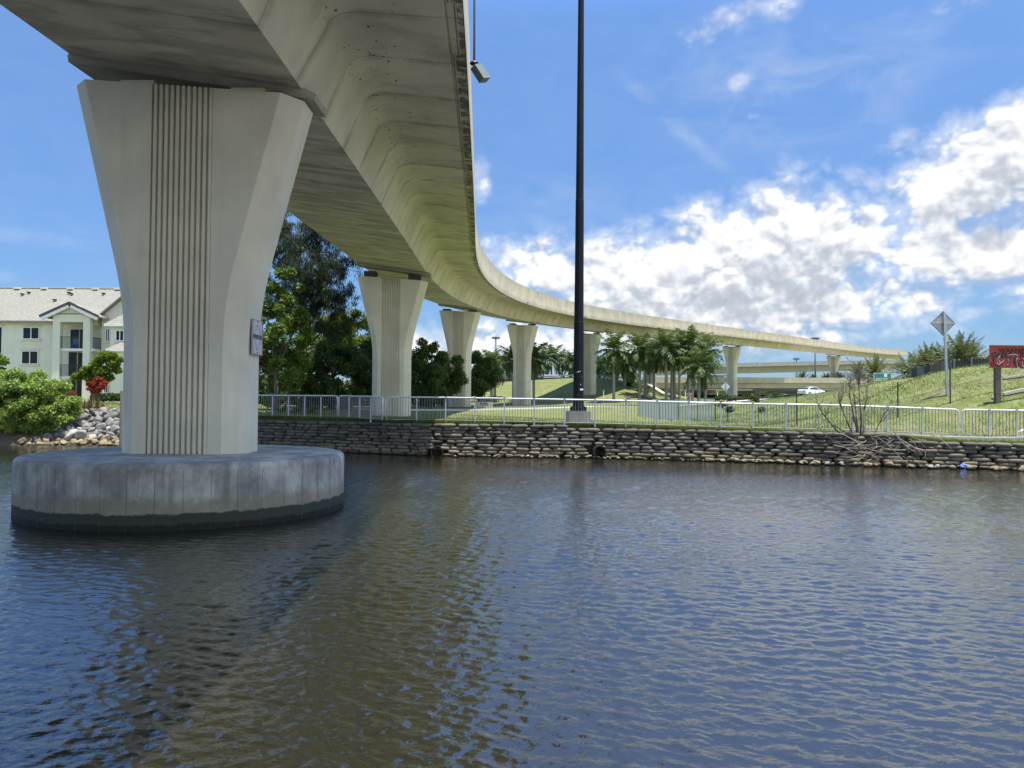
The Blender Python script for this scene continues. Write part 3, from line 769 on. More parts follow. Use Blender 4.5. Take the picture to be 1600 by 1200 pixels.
M_leaf = {
    'dark': leafmat('dark_leaves', (.055, .095, .024)),
    'mid': leafmat('mid_green_leaves', (.052, .090, .018)),
    'bright': leafmat('bright_green_leaves', (.14, .20, .028), .4, .45),
    'pale': leafmat('pale_yellow_green_leaves', (.22, .31, .085), .4, .35),
    'gloss': leafmat('glossy_leaves', (.11, .175, .036), .55, .3),
    'pine': leafmat('casuarina_needles', (.030, .046, .020), .35, .25),
    'palm': leafmat('palm_fronds', (.070, .105, .036), .5, .3),
    'date': leafmat('grey_green_fronds', (.105, .125, .060), .4, .25),
    'red': leafmat('red_leaves', (.30, .045, .035), .6, .3),
    'dry': leafmat('dry_grass', (.17, .13, .075), .5, .2),
}
def tree(name, base, trunk_h, clumps, n, size, mat, label, cat='tree', group=None, tr=.16, seed=1, aspect=.6, droop=.2, limbs=7, lean=(0, 0)):
    rs = np.random.default_rng(seed); base = Vector(base)
    root = empty(name, base, label, cat, group)
    mb = MB(); fork = base+Vector((lean[0], lean[1], trunk_h))
    mb.tube([base-Vector((0, 0, .3)), base.lerp(fork, .5)+Vector((.1, 0, 0)), fork], [tr*1.3, tr, tr*.8], 8)
    order = sorted(clumps, key=lambda c: -c[3])[:limbs]
    for c in order:
        q = Vector(c[:3]); m = fork.lerp(q, .5)+Vector((0, 0, .15*(q-fork).length*.4))
        mb.tube([fork-Vector((0, 0, .1)), m, q], [tr*.6, tr*.35, tr*.12], 6)
    mb.build('trunk', M_bark, root, smooth=True)
    V, F = leaf_cloud(clumps, n, size, rs, droop, aspect=aspect)
    mesh_np('crown', V, F, mat, root)
    return root
def blob_clumps(c, rx, ry, rz, n, r0, r1, seed, flat=0.):
    r = random.Random(seed); out = []
    while len(out) < n:
        x, y, z = r.uniform(-1, 1), r.uniform(-1, 1), r.uniform(-1, 1)
        if x*x+y*y+z*z > 1 or z < -1+flat: continue
        out.append((c[0]+x*rx, c[1]+y*ry, c[2]+z*rz, r.uniform(r0, r1)))
    return out

# --- casuarina: tall feathery dark pine
def casuarina():
    base = onground(478, 74); rs = np.random.default_rng(4); r = random.Random(4)
    root = empty('casuarina_tree', base, 'tall dark feathery pine with ragged drooping needles behind the big pier', 'tree', 'trees behind the railing')
    top = at(468, 332, 74)
    mb = MB(); Vs, n0 = [], 0
    trunk = [base-Vector((0, 0, .3)), base.lerp(top, .35)+Vector((.3, 0, 0)), base.lerp(top, .7)+Vector((-.2, 0, 0)), top]
    mb.tube(trunk, [.38, .3, .18, .05], 9)
    pts = []
    def tp(t):
        k = t*3; i = min(2, int(k)); return trunk[i].lerp(trunk[i+1], k-i)
    ends = [at(548, 410, 72), at(546, 450, 73), at(530, 395, 74), at(520, 372, 75), at(500, 350, 74), at(430, 350, 74), at(420, 390, 75), at(415, 430, 74), at(505, 460, 72), at(535, 470, 72), at(440, 335, 76), at(490, 338, 73), at(455, 420, 71), at(500, 420, 71), at(470, 470, 71), at(430, 470, 73), at(560, 490, 75), at(480, 400, 70), at(515, 440, 76), at(450, 375, 72)]
    for e in ends:
        t0 = min(.92, max(.25, (e.z-base.z)/(top.z-base.z)-r.uniform(.12, .25)))
        s = tp(t0); m = s.lerp(e, .55)+Vector((0, 0, -.5)); p = [s, m, e]
        mb.tube(p, [.12, .07, .02], 6)
        for k in range(9):
            f = .35+.65*k/8
            c = s.lerp(m, f*2) if f < .5 else m.lerp(e, f*2-1)
            for q in range(4):
                g = c+Vector((r.gauss(0, .55), r.gauss(0, .6), r.gauss(.1, .45)))
                mb.tube([c, g], [.025, .01], 4); pts.append(g)
    mb.build('trunk', M_bark, root, smooth=True)
    C = np.array([tuple(p) for p in pts]); n = 34000
    k = rs.integers(0, len(C), n); P = C[k]+rs.normal(size=(n, 3))*np.array([.21, .21, .2])+np.array([0, 0, -.15])
    D = unit(np.stack([rs.normal(0, .45, n), rs.normal(0, .45, n), -np.abs(rs.normal(.8, .5, n))], 1)); Wd = unit(np.cross(D, rs.normal(size=(n, 3))))
    V, F = quads(P, D, Wd, .35+.45*rs.random(n), .035+.03*rs.random(n))
    mesh_np('crown', V, F, M_leaf['pine'], root)
casuarina()
G_T = 'trees behind the railing'
b = onground(430, 60); c = at(432, 540, 61)
tree('broadleaf_tree', b, 3, blob_clumps(c, 2.6, 2.2, 4.6, 46, .5, 1.05, 3)+[tuple(at(x, y, 61))+(r_,) for x, y, r_ in ((440, 428, .7), (455, 425, .55), (425, 450, .8), (470, 450, .5), (415, 480, 1.), (450, 470, .8))], 24000, .24, M_leaf['gloss'], 'glossy broad-leaved tree directly right of the big pier, in front of the pine', 'tree', G_T, .2, 3, .62)
b = onground(520, 92); c = at(525, 530, 92)
tree('bright_tree', b, 4, blob_clumps(c, 5.2, 2.5, 3.2, 56, .8, 1.3, 5)+[tuple(at(x, y, 91))+(r_,) for x, y, r_ in ((530, 492, 1.), (555, 490, .9), (575, 497, .9), (590, 510, .8), (510, 500, .9))], 24000, .26, M_leaf['bright'], 'sunlit bright green tree left of the second pier', 'tree', G_T, .22, 5)
b = onground(520, 70); c = at(520, 585, 70)
tree('vine_covered_tree', b, 3, blob_clumps(c, 4.2, 2.0, 3.3, 50, .6, 1.1, 6), 26000, .25, M_leaf['dark'], 'dark tangled tree hung with vines low between big pier and second pier', 'tree', G_T, .2, 6, .5, .7)
b = onground(470, 67); c = at(468, 600, 67)
tree('understory_tree', b, 1.4, blob_clumps(c, 2.6, 1.4, 1.8, 24, .4, .8, 7), 7000, .24, M_leaf['mid'], 'low leafy understory tree behind the shaded railing right of the big pier', 'tree', G_T, .12, 7)
b = onground(585, 78); c = at(590, 575, 80)
tree('dark_leafy_tree', b, 3, blob_clumps(c, 2.6, 2, 3.6, 34, .7, 1.1, 8), 18000, .26, M_leaf['dark'], 'dark leafy tree hugging the left side of the second pier', 'tree', G_T, .18, 8, .5, .5)
b = onground(672, 88); c = at(672, 585, 88)
tree('dark_leafy_tree', b, 3, blob_clumps(c, 2.7, 2, 3.9, 56, .6, 1.1, 9)+[tuple(at(x, y, 88))+(r_,) for x, y, r_ in ((660, 535, .8), (672, 545, .8), (685, 560, .8))], 22000, .26, M_leaf['dark'], 'dark dense tree standing just right of the second pier', 'tree', G_T, .18, 9, .5, .5)
b = onground(694, 96); c = at(694, 588, 96)
tree('bright_tree', b, 3, blob_clumps(c, 2.7, 1.6, 3.3, 36, .7, 1.1, 10), 15000, .27, M_leaf['mid'], 'mid green tree left of the third pier, behind the dark dense tree', 'tree', G_T, .16, 10)
b = onground(748, 108); c = at(748, 590, 108)
tree('dark_leafy_tree', b, 3, blob_clumps(c, 2.7, 2, 3.5, 46, .6, 1.1, 11)+[tuple(at(x, y, 108))+(r_,) for x, y, r_ in ((745, 553, .8), (757, 565, .8), (764, 585, .9))], 17000, .27, M_leaf['dark'], 'dark rounded tree right of the third pier, beside the first palms', 'tree', G_T, .16, 11, .5, .4)
b = onground(640, 92); c = at(628, 590, 94)
tree('dark_leafy_tree', b, 3, blob_clumps(c, 3.0, 1.6, 3.2, 26, .7, 1.2, 12), 9000, .27, M_leaf['dark'], 'dark tree mostly hidden behind the second pier', 'tree', G_T, .18, 12, .5, .5)
b = onground(440, 92); c = at(430, 560, 94)
tree('background_tree', b, 4, blob_clumps(c, 6, 2, 5.0, 40, 1., 1.6, 13), 10000, .34, M_leaf['dark'], 'dark background tree behind the glossy broad-leaved tree', 'tree', G_T, .22, 13)
for i, (x0_, x1_, Y, hh, lab) in enumerate(((400, 470, 86, 2.4, 'dark thicket filling the gap under the pine beside the big pier'), (465, 545, 98, 2.8, 'dark thicket in the middle between big pier and second pier'), (540, 625, 100, 2.8, 'dark thicket just left of the second pier'), (640, 735, 112, 3.2, 'dark thicket between second and third pier'))):
    xa_, xb_ = at(x0_, 630, Y).x, at(x1_, 630, Y).x; rr_ = random.Random(200+i)
    cl = [(rr_.uniform(xa_, xb_), Y+rr_.uniform(-1, 1), gz(0, Y)*.0+gz((xa_+xb_)/2, Y)+rr_.uniform(.3, hh), rr_.uniform(.7, 1.2)) for _ in range(34)]
    V, F = leaf_cloud(cl, 9000, .32, np.random.default_rng(200+i)); tag(mesh_np('thicket', V, F, M_leaf['dark']), lab, 'bushes', 'thickets behind the railing')
hp = [at(px, 592, 206) for px in range(670, 990, 6)]
V, F = leaf_cloud([(p.x, p.y+(k % 3), gz(p.x, 206)+.9+.5*(k % 2), 1.2) for k, p in enumerate(hp)], 14000, .5, np.random.default_rng(77))
tag(mesh_np('hedge', V, F, M_leaf['dark']), 'long dark hedge behind the embankment road under the row of palms', 'hedge')
# small fan plants at the railing
def rosette(name, base, n, L, W, mat, label, cat, group=None, seed=1, spread=1.0, up=.9):
    r = random.Random(seed); V, F = [], []; base = Vector(base)
    for i in range(n):
        a = r.uniform(0, 2*PI); e = r.uniform(.15, 1.3)*up; l = L*r.uniform(.6, 1.1)
        d = Vector((math.cos(a)*math.cos(e)*spread, math.sin(a)*math.cos(e)*spread, math.sin(e))); s = Vector((-math.sin(a), math.cos(a), 0))
        pv = None
        for k in range(5):
            t = k/4; p = base+d*l*t+Vector((0, 0, -.35*l*t*t*math.cos(e))); w = W*(1-t)**.7*.5+.004
            V += [tuple(p-s*w), tuple(p+s*w)]
            if k: q = len(V); F.append((q-4, q-3, q-1, q-2))
    o = mesh_np(name, V, F, mat); return tag(o, label, cat, group)
for i, (px, py, Y, L) in enumerate(((440, 630, 58, 1.5), (462, 632, 57, 1.2), (486, 636, 58, 1.4))):
    rosette('fan_palm', onground(px, Y), 34, L, .14, M_leaf['mid'], ('low fan palm behind the shaded railing, closest to the big pier', 'low fan palm behind the shaded railing, middle of three', 'low fan palm behind the shaded railing, farthest from the big pier')[i], 'palm', 'low fan palms behind the shaded railing', 20+i)

# ---------------------------------------------------------------- palms
def frond_crown(n, L, seed, e_lo, e_hi, wl, pairs=17, stiff=.45, dead=0, lw=.06):
    r = random.Random(seed); V, F = [], []
    for i in range(n+dead):
        a = 2*PI*i*.618+r.uniform(-.25, .25)
        e = e_hi-(e_hi-e_lo)*(i/max(1, n-1))+r.uniform(-.12, .12)
        if i >= n: e = -1.1
        l = L*r.uniform(.85, 1.1); d = Vector((math.cos(a), math.sin(a), 0)); s = Vector((-math.sin(a), math.cos(a), 0))
        p = Vector((0, 0, 0)); ang = e; pts = [p.copy()]
        N = 12
        for k in range(N):
            p = p+(d*math.cos(ang)+Vector((0, 0, math.sin(ang))))*(l/N); ang -= (1.25-stiff)/N*(.6+1.2*k/N)*1.25
            pts.append(p.copy())
        for k in range(N):                            # rachis
            b = len(V); w = .035*(1-k/N)+.01
            V += [tuple(pts[k]-s*w), tuple(pts[k]+s*w), tuple(pts[k+1]+s*w*.9), tuple(pts[k+1]-s*w*.9)]; F.append((b, b+1, b+2, b+3))
        for k in range(pairs):
            t = .12+.88*k/pairs; f = t*N; j = min(N-1, int(f)); q = pts[j].lerp(pts[j+1], f-j); tg = (pts[j+1]-pts[j]).normalized(); nn = s.cross(tg)
            ll = wl*math.sin(PI*min(1, .18+.8*t))**.6*(1 if t < .85 else .75)
            for sg in (-1, 1):
                dr = (s*sg*.85+tg*.55+nn*r.uniform(-.5, .35)*1.+Vector((0, 0, -.35))).normalized()
                b = len(V); wv = tg*lw
                m = q+dr*ll*.5; e2 = q+dr*ll+Vector((0, 0, -.15*ll))
                V += [tuple(q-wv), tuple(q+wv), tuple(m+wv*1.1), tuple(m-wv*1.1), tuple(e2)]
                F.append((b, b+1, b+2, b+3)); F.append((b+3, b+2, b+4, b+4))
    me = bpy.data.meshes.new('crown'); me.from_pydata(V, [], [tuple(dict.fromkeys(f)) for f in F]); me.update()
    return me
RC = [frond_crown(25, 3.7, 40+i*3, -.95, 1.42, .9, 24, .4, 0, .07) for i in range(4)]
DC = [frond_crown(46, 3.0, 60+i, -.6, 1.5, .42, 22, .95, 0, .04) for i in range(3)]
for me in RC: me.materials.append(M_leaf['palm'])
for me in DC: me.materials.append(M_leaf['date'])
M_shaft = simple('green_crownshaft', (.10, .15, .05), .5)
def palm(px, ytop, Y, label, group, kind='royal', var=0, rot=0., sc=1.0, base=None):
    b = base or onground(px, Y); top = at(px, ytop, Y).z
    root = empty(kind+'_palm', b, label, 'palm tree', group)
    H = top-b.z-(3.0 if kind == 'royal' else 2.2)*sc
    H = max(H, 1.2)
    mb = MB(); r0 = (.24 if kind == 'royal' else .26)*min(1.1, sc)
    ln = random.Random(px).uniform(-.02, .02)
    P = [b+Vector((ln*H*t, 0, H*t)) for t in (-.05, .0, .15, .5, .8, 1.)]
    mb.tube(P, [r0*1.5, r0*1.25, r0, r0*1.05, r0*.9, r0*.75], 9)
    mb.build('trunk', M_palmbark, root, smooth=True)
    tp = P[-1]
    if kind == 'royal':
        MB().tube([tp-Vector((0, 0, .1)), tp+Vector((0, 0, .5)), tp+Vector((0, 0, 1.25))], [r0*.85, r0*.8, r0*.35], 8).build('crown_shaft', M_shaft, root, smooth=True)
    me = (RC if kind == 'royal' else DC)[var % (4 if kind == 'royal' else 3)]
    o = link('crown', me, root, world=False)
    o.location = (tp.x-b.x, tp.y-b.y, tp.z-b.z+(1.1 if kind == 'royal' else .1)*sc); q_ = random.Random(int(px*7+Y)); o.rotation_euler = (q_.uniform(-.14, .14), q_.uniform(-.14, .14), rot); q2 = sc*q_.uniform(.84, 1.12); o.scale = (q2, q2, q2*q_.uniform(.9, 1.12))
    if kind != 'royal' or var % 3 == 0:
        o2 = link('dead_frond_skirt', RC[(var+1) % 4], root, world=False) if False else None
    return root
GP = 'royal palms in the cluster right of the mast'
RP = [(959, 527, 140, 'royal palm standing apart at the left end of the palm cluster, nearest the black mast'),
      (976, 550, 165, 'shorter royal palm second from the left end of the cluster'),
      (999, 528, 142, 'tall royal palm third from the left end of the cluster'),
      (1009, 529, 155, 'royal palm fourth from the left end, close beside the third'),
      (1016, 540, 172, 'royal palm with dark thin trunk behind the middle of the cluster'),
      (1022, 533, 150, 'royal palm right of the dark thin trunk in the cluster'),
      (1041, 523, 138, 'thick royal palm in the middle of the cluster, left of the twin trunks'),
      (1049, 526, 150, 'left one of the twin royal palms in the middle of the cluster'),
      (1054, 528, 143, 'right one of the twin royal palms in the middle of the cluster'),
      (1062, 524, 168, 'dark trunked royal palm behind the twin palms'),
      (1076, 521, 140, 'tallest royal palm, directly behind the red sign'),
      (1082, 533, 158, 'royal palm just right of the red sign'),
      (1092, 550, 134, 'low crowned royal palm second from the right end of the cluster'),
      (1102, 529, 146, 'royal palm at the right end of the cluster with wide arching fronds')]
for i, (px, yt, Y, lab) in enumerate(RP): palm(px, yt, Y, lab, GP, 'royal', i, i*1.7, 1.22)
GL = 'royal palms left of the mast'
LP = [(768, 549, 150, 'royal palm with hanging dead fronds beside the dark rounded tree'), (773, 556, 156, 'shorter royal palm close behind the one beside the dark rounded tree'), (802, 543, 142, 'royal palm with upright fronds just left of the fourth pier'), (834, 543, 150, 'royal palm with thin dark trunk along the right edge of the fourth pier')]
for i, (px, yt, Y, lab) in enumerate(LP): palm(px, yt, Y, lab, GL, 'royal', i+1, i*2.1+.4, 1.2)
GB = 'palms in a row behind the embankment road'
for i, px in enumerate((757, 786, 815, 845, 861, 878, 893, 907, 938, 950, 965, 985)):
    palm(px, (556, 553, 551, 549, 546, 548, 552, 554, 556, 562, 560, 563)[i], 208+(i*7) % 18, ['leftmost palm of the row behind the embankment road', 'palm behind the road between the two front palms left of the mast', 'palm behind the road directly left of the fourth pier', 'palm behind the road just right of the fourth pier', 'tall palm behind the road, second right of the fourth pier', 'palm behind the road midway between fourth pier and mast', 'palm behind the road next but one to the mast', 'palm behind the road hidden behind the mast', 'palm behind the road right of the fifth pier', 'palm behind the road just left of the cluster', 'palm behind the road seen behind the leftmost cluster palm', 'palm behind the road rising above the embankment end'][i], GB, 'royal', i, i*1.1, 1.4)
GR = 'date palms behind the grass hill'
DPALM = [(1342, 566, 198, 'small date palm left of the green highway sign'), (1366, 563, 200, 'date palm partly behind the green highway sign'), (1420, 556, 92, 'large date palm just right of the green highway sign'), (1438, 560, 88, 'shaggy date palm between the large one and the timber fence'), (1450, 545, 76, 'upright date palm left of the diamond sign post'), (1474, 549, 72, 'date palm directly behind the diamond sign post'), (1503, 547, 66, 'left one of the two joined date palms right of the diamond sign'), (1521, 546, 67, 'right one of the two joined date palms right of the diamond sign')]
for i, (px, yt, Y, lab) in enumerate(DPALM): palm(px, yt, Y, lab, GR, 'date', i, i*.9, (1.7, 1.9, 1.05, .95, .85, .8, .85, .8)[i]*1.0)
for i, (px, yt, Y) in enumerate(((1254, 583, 300), (1270, 584, 310), (1291, 586, 320), (1310, 585, 300))):
    palm(px, yt, Y, ['leftmost tiny palm showing between the two overpasses', 'second tiny palm between the overpasses, left of the far lamp mast', 'tiny palm between the overpasses, right of the far lamp mast', 'tiny palm between the overpasses, beside the farthest pier'][i], 'tiny palms between the overpasses', 'date', i, i, 1.3)
for i, (px, Y) in enumerate(((983, 166), (1000, 163), (1009, 160))):
    rosette('fan_palm', onground(px, Y), 60, 2.6, .35, M_leaf['dark'], ['spiky fan palm on the embankment slope, uppermost of three', 'spiky fan palm on the embankment slope, middle of three', 'spiky fan palm on the embankment slope, lowest of three'][i], 'palm', 'fan palms on the embankment slope', 30+i)

# ---------------------------------------------------------------- black mast on its concrete block
M_mast = simple('dark_navy_paint', (.006, .008, .015), .6, 0, .15, 3.)
M_mast.node_tree.nodes['Principled BSDF'].inputs['Specular IOR Level'].default_value = .2
mb_ = at(903.5, 662, 43.7); mb_.z = gz(mb_.x, 43.7)
def mast():
    p = mb_; root = empty('light_mast', p, 'very tall black mast on a square concrete block behind the railing', 'light mast')
    MB().box(p+Vector((0, 0, .05)), (1.26, 1.26, 1.3), .05).build('concrete_base', concrete('mast_block', (.30, .30, .29), .5, .3), root)
    zt = p.z+.7
    MB().tube([(p.x, p.y, zt), (p.x, p.y, zt+.06), (p.x, p.y, zt+.061), (p.x, p.y, zt+.30)], [.50, .50, .36, .33], 24).build('base_plate', M_mast, root)
    prof = [(0, .30), (5, .28), (5.01, .268), (12, .235), (12.01, .225), (24, .165), (30, .14)]
    MB().tube([(p.x+.02*z/10, p.y, zt+.06+z) for z, r in prof], [r for z, r in prof], 28).build('pole', M_mast, root, smooth=True, angle=40)
    mb = MB()
    for k in range(8):
        a = 2*PI*k/8+.2; q = Vector((p.x+.43*math.cos(a), p.y+.43*math.sin(a), zt+.06)); mb.tube([q, q+Vector((0, 0, .16))], .03, 6)
        t = Vector((math.cos(a), math.sin(a), 0)); mb.bar(Vector((p.x, p.y, zt+.2))+t*.3, Vector((p.x, p.y, zt+.1))+t*.46, .02, .2)
    mb.build('anchor_bolts', M_mast, root)
    mb = MB()
    for x, z, w, h in ((-.10, 2.2, .03, .05), (-.02, 2.23, .04, .07), (.06, 2.24, .035, .05), (-.16, 2.18, .02, .02), (.1, 1.5, .05, .03), (-.05, .9, .02, .02), (.18, 1.95, .02, .02)):
        y = -math.sqrt(.297**2-x*x)-.004; mb.box((p.x+x, p.y+y, zt+z), (w, .004, h), math.atan2(x, -y))
    mb.build('scratches', M_white, root)
    mb = MB()
    for k in range(5):
        x = .09+k*.042; y = -math.sqrt(.298**2-x*x)-.004; mb.box((p.x+x, p.y+y, zt+1.22), (.044, .004, .09), math.atan2(x, -y))
    mb.build('sticker', M_white, root)
    for k in range(8):
        a = 2*PI*k/8; MB().box((p.x+.8*math.cos(a), p.y+.8*math.sin(a), zt+30), (.6, .4, .3), a).build('lamp_head', M_black, root)
mast()
for px, yb, yt, Y, lab in ((774, 560, 527, 330, 'thin far lamp mast rising above the palms left of the fourth pier'), (1274, 590, 528, 330, 'tall far lamp mast crossing the overpasses near the car'), (1244.5, 590, 560, 420, 'small far lamp mast left of the tall one, above the middle overpass')):
    b = onground(px, Y); t = at(px, yt, Y); root = empty('lamp_mast', b, lab, 'light mast', 'far lamp masts')
    mt = simple('weathered_blue_grey', (.10, .16, .20), .5)
    MB().tube([b, Vector((b.x, b.y, t.z))], [.45, .28], 10).build('pole', mt, root, smooth=True)
    MB().tube([(b.x, b.y, t.z-.2), (b.x, b.y, t.z+.3)], [.9, .6], 10).build('lamp_ring', mt, root)
    for k in range(6):
        a = 2*PI*k/6; MB().box((b.x+1.3*math.cos(a), b.y+1.3*math.sin(a), t.z-.3), (1.0, .7, .7), a).build('lamp_head', mt, root)

# ---------------------------------------------------------------- floodlight hanging from the flyover's edge
def floodlight():
    Y = 20.; q = at(741, 97, Y)
    x, y, z, h = path(Y-4.2); fx = x+3.9; fz = z+3.0
    root = empty('hanging_floodlight', (q.x, q.y, q.z), 'grey box floodlight hanging from a thin rod beside the flyover edge', 'floodlight')
    zt = max(q.z+2.9, fz)
    MB().tube([q, (q.x-.02, q.y, zt), (q.x-.08, q.y, zt+.12), (fx-.02, q.y, zt+.14)], .03, 8).build('rod', simple('purple_grey_steel', (.16, .15, .22), .5, .4), root, smooth=True)
    cl = at(738, 0, Y); MB().tube([(cl.x-.02, Y, cl.z+.12), (cl.x-.10, Y, cl.z+.02), (cl.x-.13, Y, cl.z+.12), (cl.x-.14, Y, cl.z+.35), (cl.x-.03, Y, cl.z+.6)], .008, 6).build('cable', M_black, root, smooth=True)
    MB().lathe([(.03, .03), (.11, -.01), (.12, -.045), (.05, -.07)], q+Vector((0, 0, .0)), 16).build('canopy', M_black, root, smooth=True, angle=50)
    a = at(744, 104, Y); b = at(757.5, 125, Y); d = (b-a).normalized()
    up = Vector((.35, -.55, .55)); up = (up-d*up.dot(d)).normalized(); sd = d.cross(up)
    M = Matrix((sd, d, up)).transposed(); c = (a+b)/2
    MB().box(c, (.30, .44, .20), M=M).build('housing', simple('grey_lamp_metal', (.14, .16, .16), .5, .2), root)
    MB().box(c-up*.103, (.25, .36, .012), M=M).build('glass', simple('frosted_glass', (.5, .5, .42), .25), root)
    MB().bar(q-Vector((0, 0, .05)), a+d*.03, .05).build('bracket', M_black, root)
floodlight()

# ---------------------------------------------------------------- lettering
def text(body, size, M, mat, parent, ext=.004, sx=1.0, align='CENTER'):
    c = bpy.data.curves.new('lettering', 'FONT'); c.body = body; c.size = size; c.extrude = ext; c.align_x = align; c.align_y = 'CENTER'; c.offset = size*.012
    c.materials.append(mat); o = bpy.data.objects.new('lettering', c); COL.objects.link(o)
    bpy.context.view_layer.update()
    me = bpy.data.meshes.new_from_object(o.evaluated_get(bpy.context.evaluated_depsgraph_get())); me.name = 'lettering'
    bpy.data.objects.remove(o); o = bpy.data.objects.new('lettering', me); COL.objects.link(o)
    o.parent = parent; o.matrix_parent_inverse = Matrix.Identity(4)
    o.matrix_local = (Matrix.Translation(parent.location) @ Matrix.Rotation(parent.rotation_euler.z, 4, 'Z')).inverted() @ M @ Matrix.Diagonal((sx, 1, 1, 1))
    return o
def frame_M(o, xdir, zdir):
    """matrix whose local x runs along xdir, local y along zdir (up), local z towards the viewer side"""
    x = Vector(xdir).normalized(); y = Vector(zdir).normalized(); z = x.cross(y)
    M = Matrix((x, y, z)).transposed().to_4x4(); M.translation = Vector(o); return M

# RESTRICTED plate on the near pier's right flank
def restricted():
    x0 = -7.83+1.045+.447+.012; yc = 18.82; w, h = .74, .86
    zc = at(399, 527, 18.8).z
    root = empty('warning_plate', (x0, yc, zc-h/2), 'white RESTRICTED plate with orange border on the right flank of the big pier', 'sign')
    MB().box((x0+.06, yc, zc), (.02, w, h)).build('plate', simple('sign_white', (.40, .44, .50), .45), root)
    MO = simple('sign_orange', (.50, .26, .18), .5)
    mb = MB(); f = x0+.073
    for a, b in (((-w/2+.02, -h/2+.02), (w/2-.02, -h/2+.02)), ((w/2-.02, -h/2+.02), (w/2-.02, h/2-.02)), ((w/2-.02, h/2-.02), (-w/2+.02, h/2-.02)), ((-w/2+.02, h/2-.02), (-w/2+.02, -h/2+.02))):
        mb.bar((f, yc+a[0], zc+a[1]), (f, yc+b[0], zc+b[1]), .026, .006)
    mb.build('border', MO, root)
    mb = MB()
    for sg in (1, -1):
        mb.bar((f, yc-.22, zc+sg*.07), (f, yc, zc+sg*.33), .012, .006); mb.bar((f, yc+.22, zc+sg*.07), (f, yc, zc+sg*.33), .012, .006)
    mb.build('diamond', MO, root)
    text('RESTRICTED', .15, frame_M((f+.002, yc, zc), (0, 1, 0), (0, 0, 1)), M_black, root, .002, .74)
    mb = MB()
    for z in (-.38, .38): mb.box((f, yc, zc+z), (.012, .03, .03))
    mb.build('bolts', M_black, root)
    MB().bar((x0-.012, yc, zc+.2), (x0+.05, yc, zc+.2), .3, .04).bar((x0-.012, yc, zc-.2), (x0+.05, yc, zc-.2), .3, .04).build('bracket', M_black, root)
restricted()

# ---------------------------------------------------------------- signs on the right bank
def red_sign():
    Y = 38.; b = at(1561, 626, Y); b.z = gz(b.x, Y)
    root = empty('warning_board', b, 'big red cable crossing warning board with graffiti on wooden posts at the right edge', 'sign')
    MW = simple('weathered_post_wood', (.12, .10, .085), .9, 0, .3, 9., .4)
    tl, tr_ = at(1546, 540, Y), at(1546, 575, Y); h = tl.z-tr_.z; W = 3.6
    MB().box((b.x, Y+.12, (b.z-.5+tl.z-.1)/2), (.26, .2, tl.z-b.z+.4)).build('post', MW, root)
    b2 = gz(b.x+W-.9, Y); MB().box((b.x+W-.9, Y+.12, (b2-.5+tl.z-.1)/2), (.26, .2, tl.z-b2+.4)).build('post', MW, root)
    c = Vector((tl.x+W/2, Y, (tl.z+tr_.z)/2))
    MR = simple('faded_red_paint', (.34, .032, .026), .55, 0, .22, 3.)
    MB().box(c, (W, .04, h)).build('board', MR, root)
    MB().box((c.x, Y-.025, tl.z+.012), (W, .09, .03)).build('edge_trim', simple('pink_edge', (.45, .16, .16), .5), root)
    MT = simple('dark_red_lettering', (.022, .006, .009), .6)
    k = h/35.
    text('WARNING', .31, frame_M((tl.x+1.28, Y-.034, tl.z-7.6*k), (1, 0, 0), (0, 0, 1)), MT, root, .003, 1.12)
    text('CABLE CROSSING', .36, frame_M((tl.x+.08, Y-.034, tl.z-15.0*k), (1, 0, 0), (0, 0, 1)), MT, root, .003, 1.0, 'LEFT')
    r = random.Random(8); mb1, mb2 = MB(), MB()
    def squig(mb, x, z, rx, rz, a0, a1, w):
        p = [Vector((tl.x+x+rx*math.cos(a), Y-.036, tl.z-z+rz*math.sin(a))) for a in np.linspace(a0, a1, 14)]
        for u, v in zip(p, p[1:]): mb.bar(u, v, .008, w)
    squig(mb2, .42, .72, .26, .30, .3, 5.6, .07); squig(mb1, .55, .66, .13, .17, 1.2, 6.4, .035); squig(mb1, .44, .72, .10, .22, 2.6, 6.1, .03)
    squig(mb2, .86, .82, .13, .20, -1.9, 1.9, .05); squig(mb1, .84, .80, .10, .16, -1.7, 1.5, .03); squig(mb1, 1.15, .50, .22, .07, .2, 2.9, .03)
    squig(mb2, 1.36, .78, .16, .24, 1.8, 4.6, .08); squig(mb1, 1.42, .82, .12, .26, 2., 5.4, .04); squig(mb2, 1.62, .9, .2, .2, 0, 6, .07); squig(mb1, 1.75, .85, .16, .24, 2, 6, .04)
    squig(mb2, .25, .9, .2, .12, 2.6, 4.6, .05); squig(mb1, 2.3, .8, .3, .2, 0, 5, .04)
    mb2.build('graffiti', M_black, root); mb1.build('graffiti_highlight', simple('grey_white_spray', (.5, .48, .5), .6), root)
red_sign()
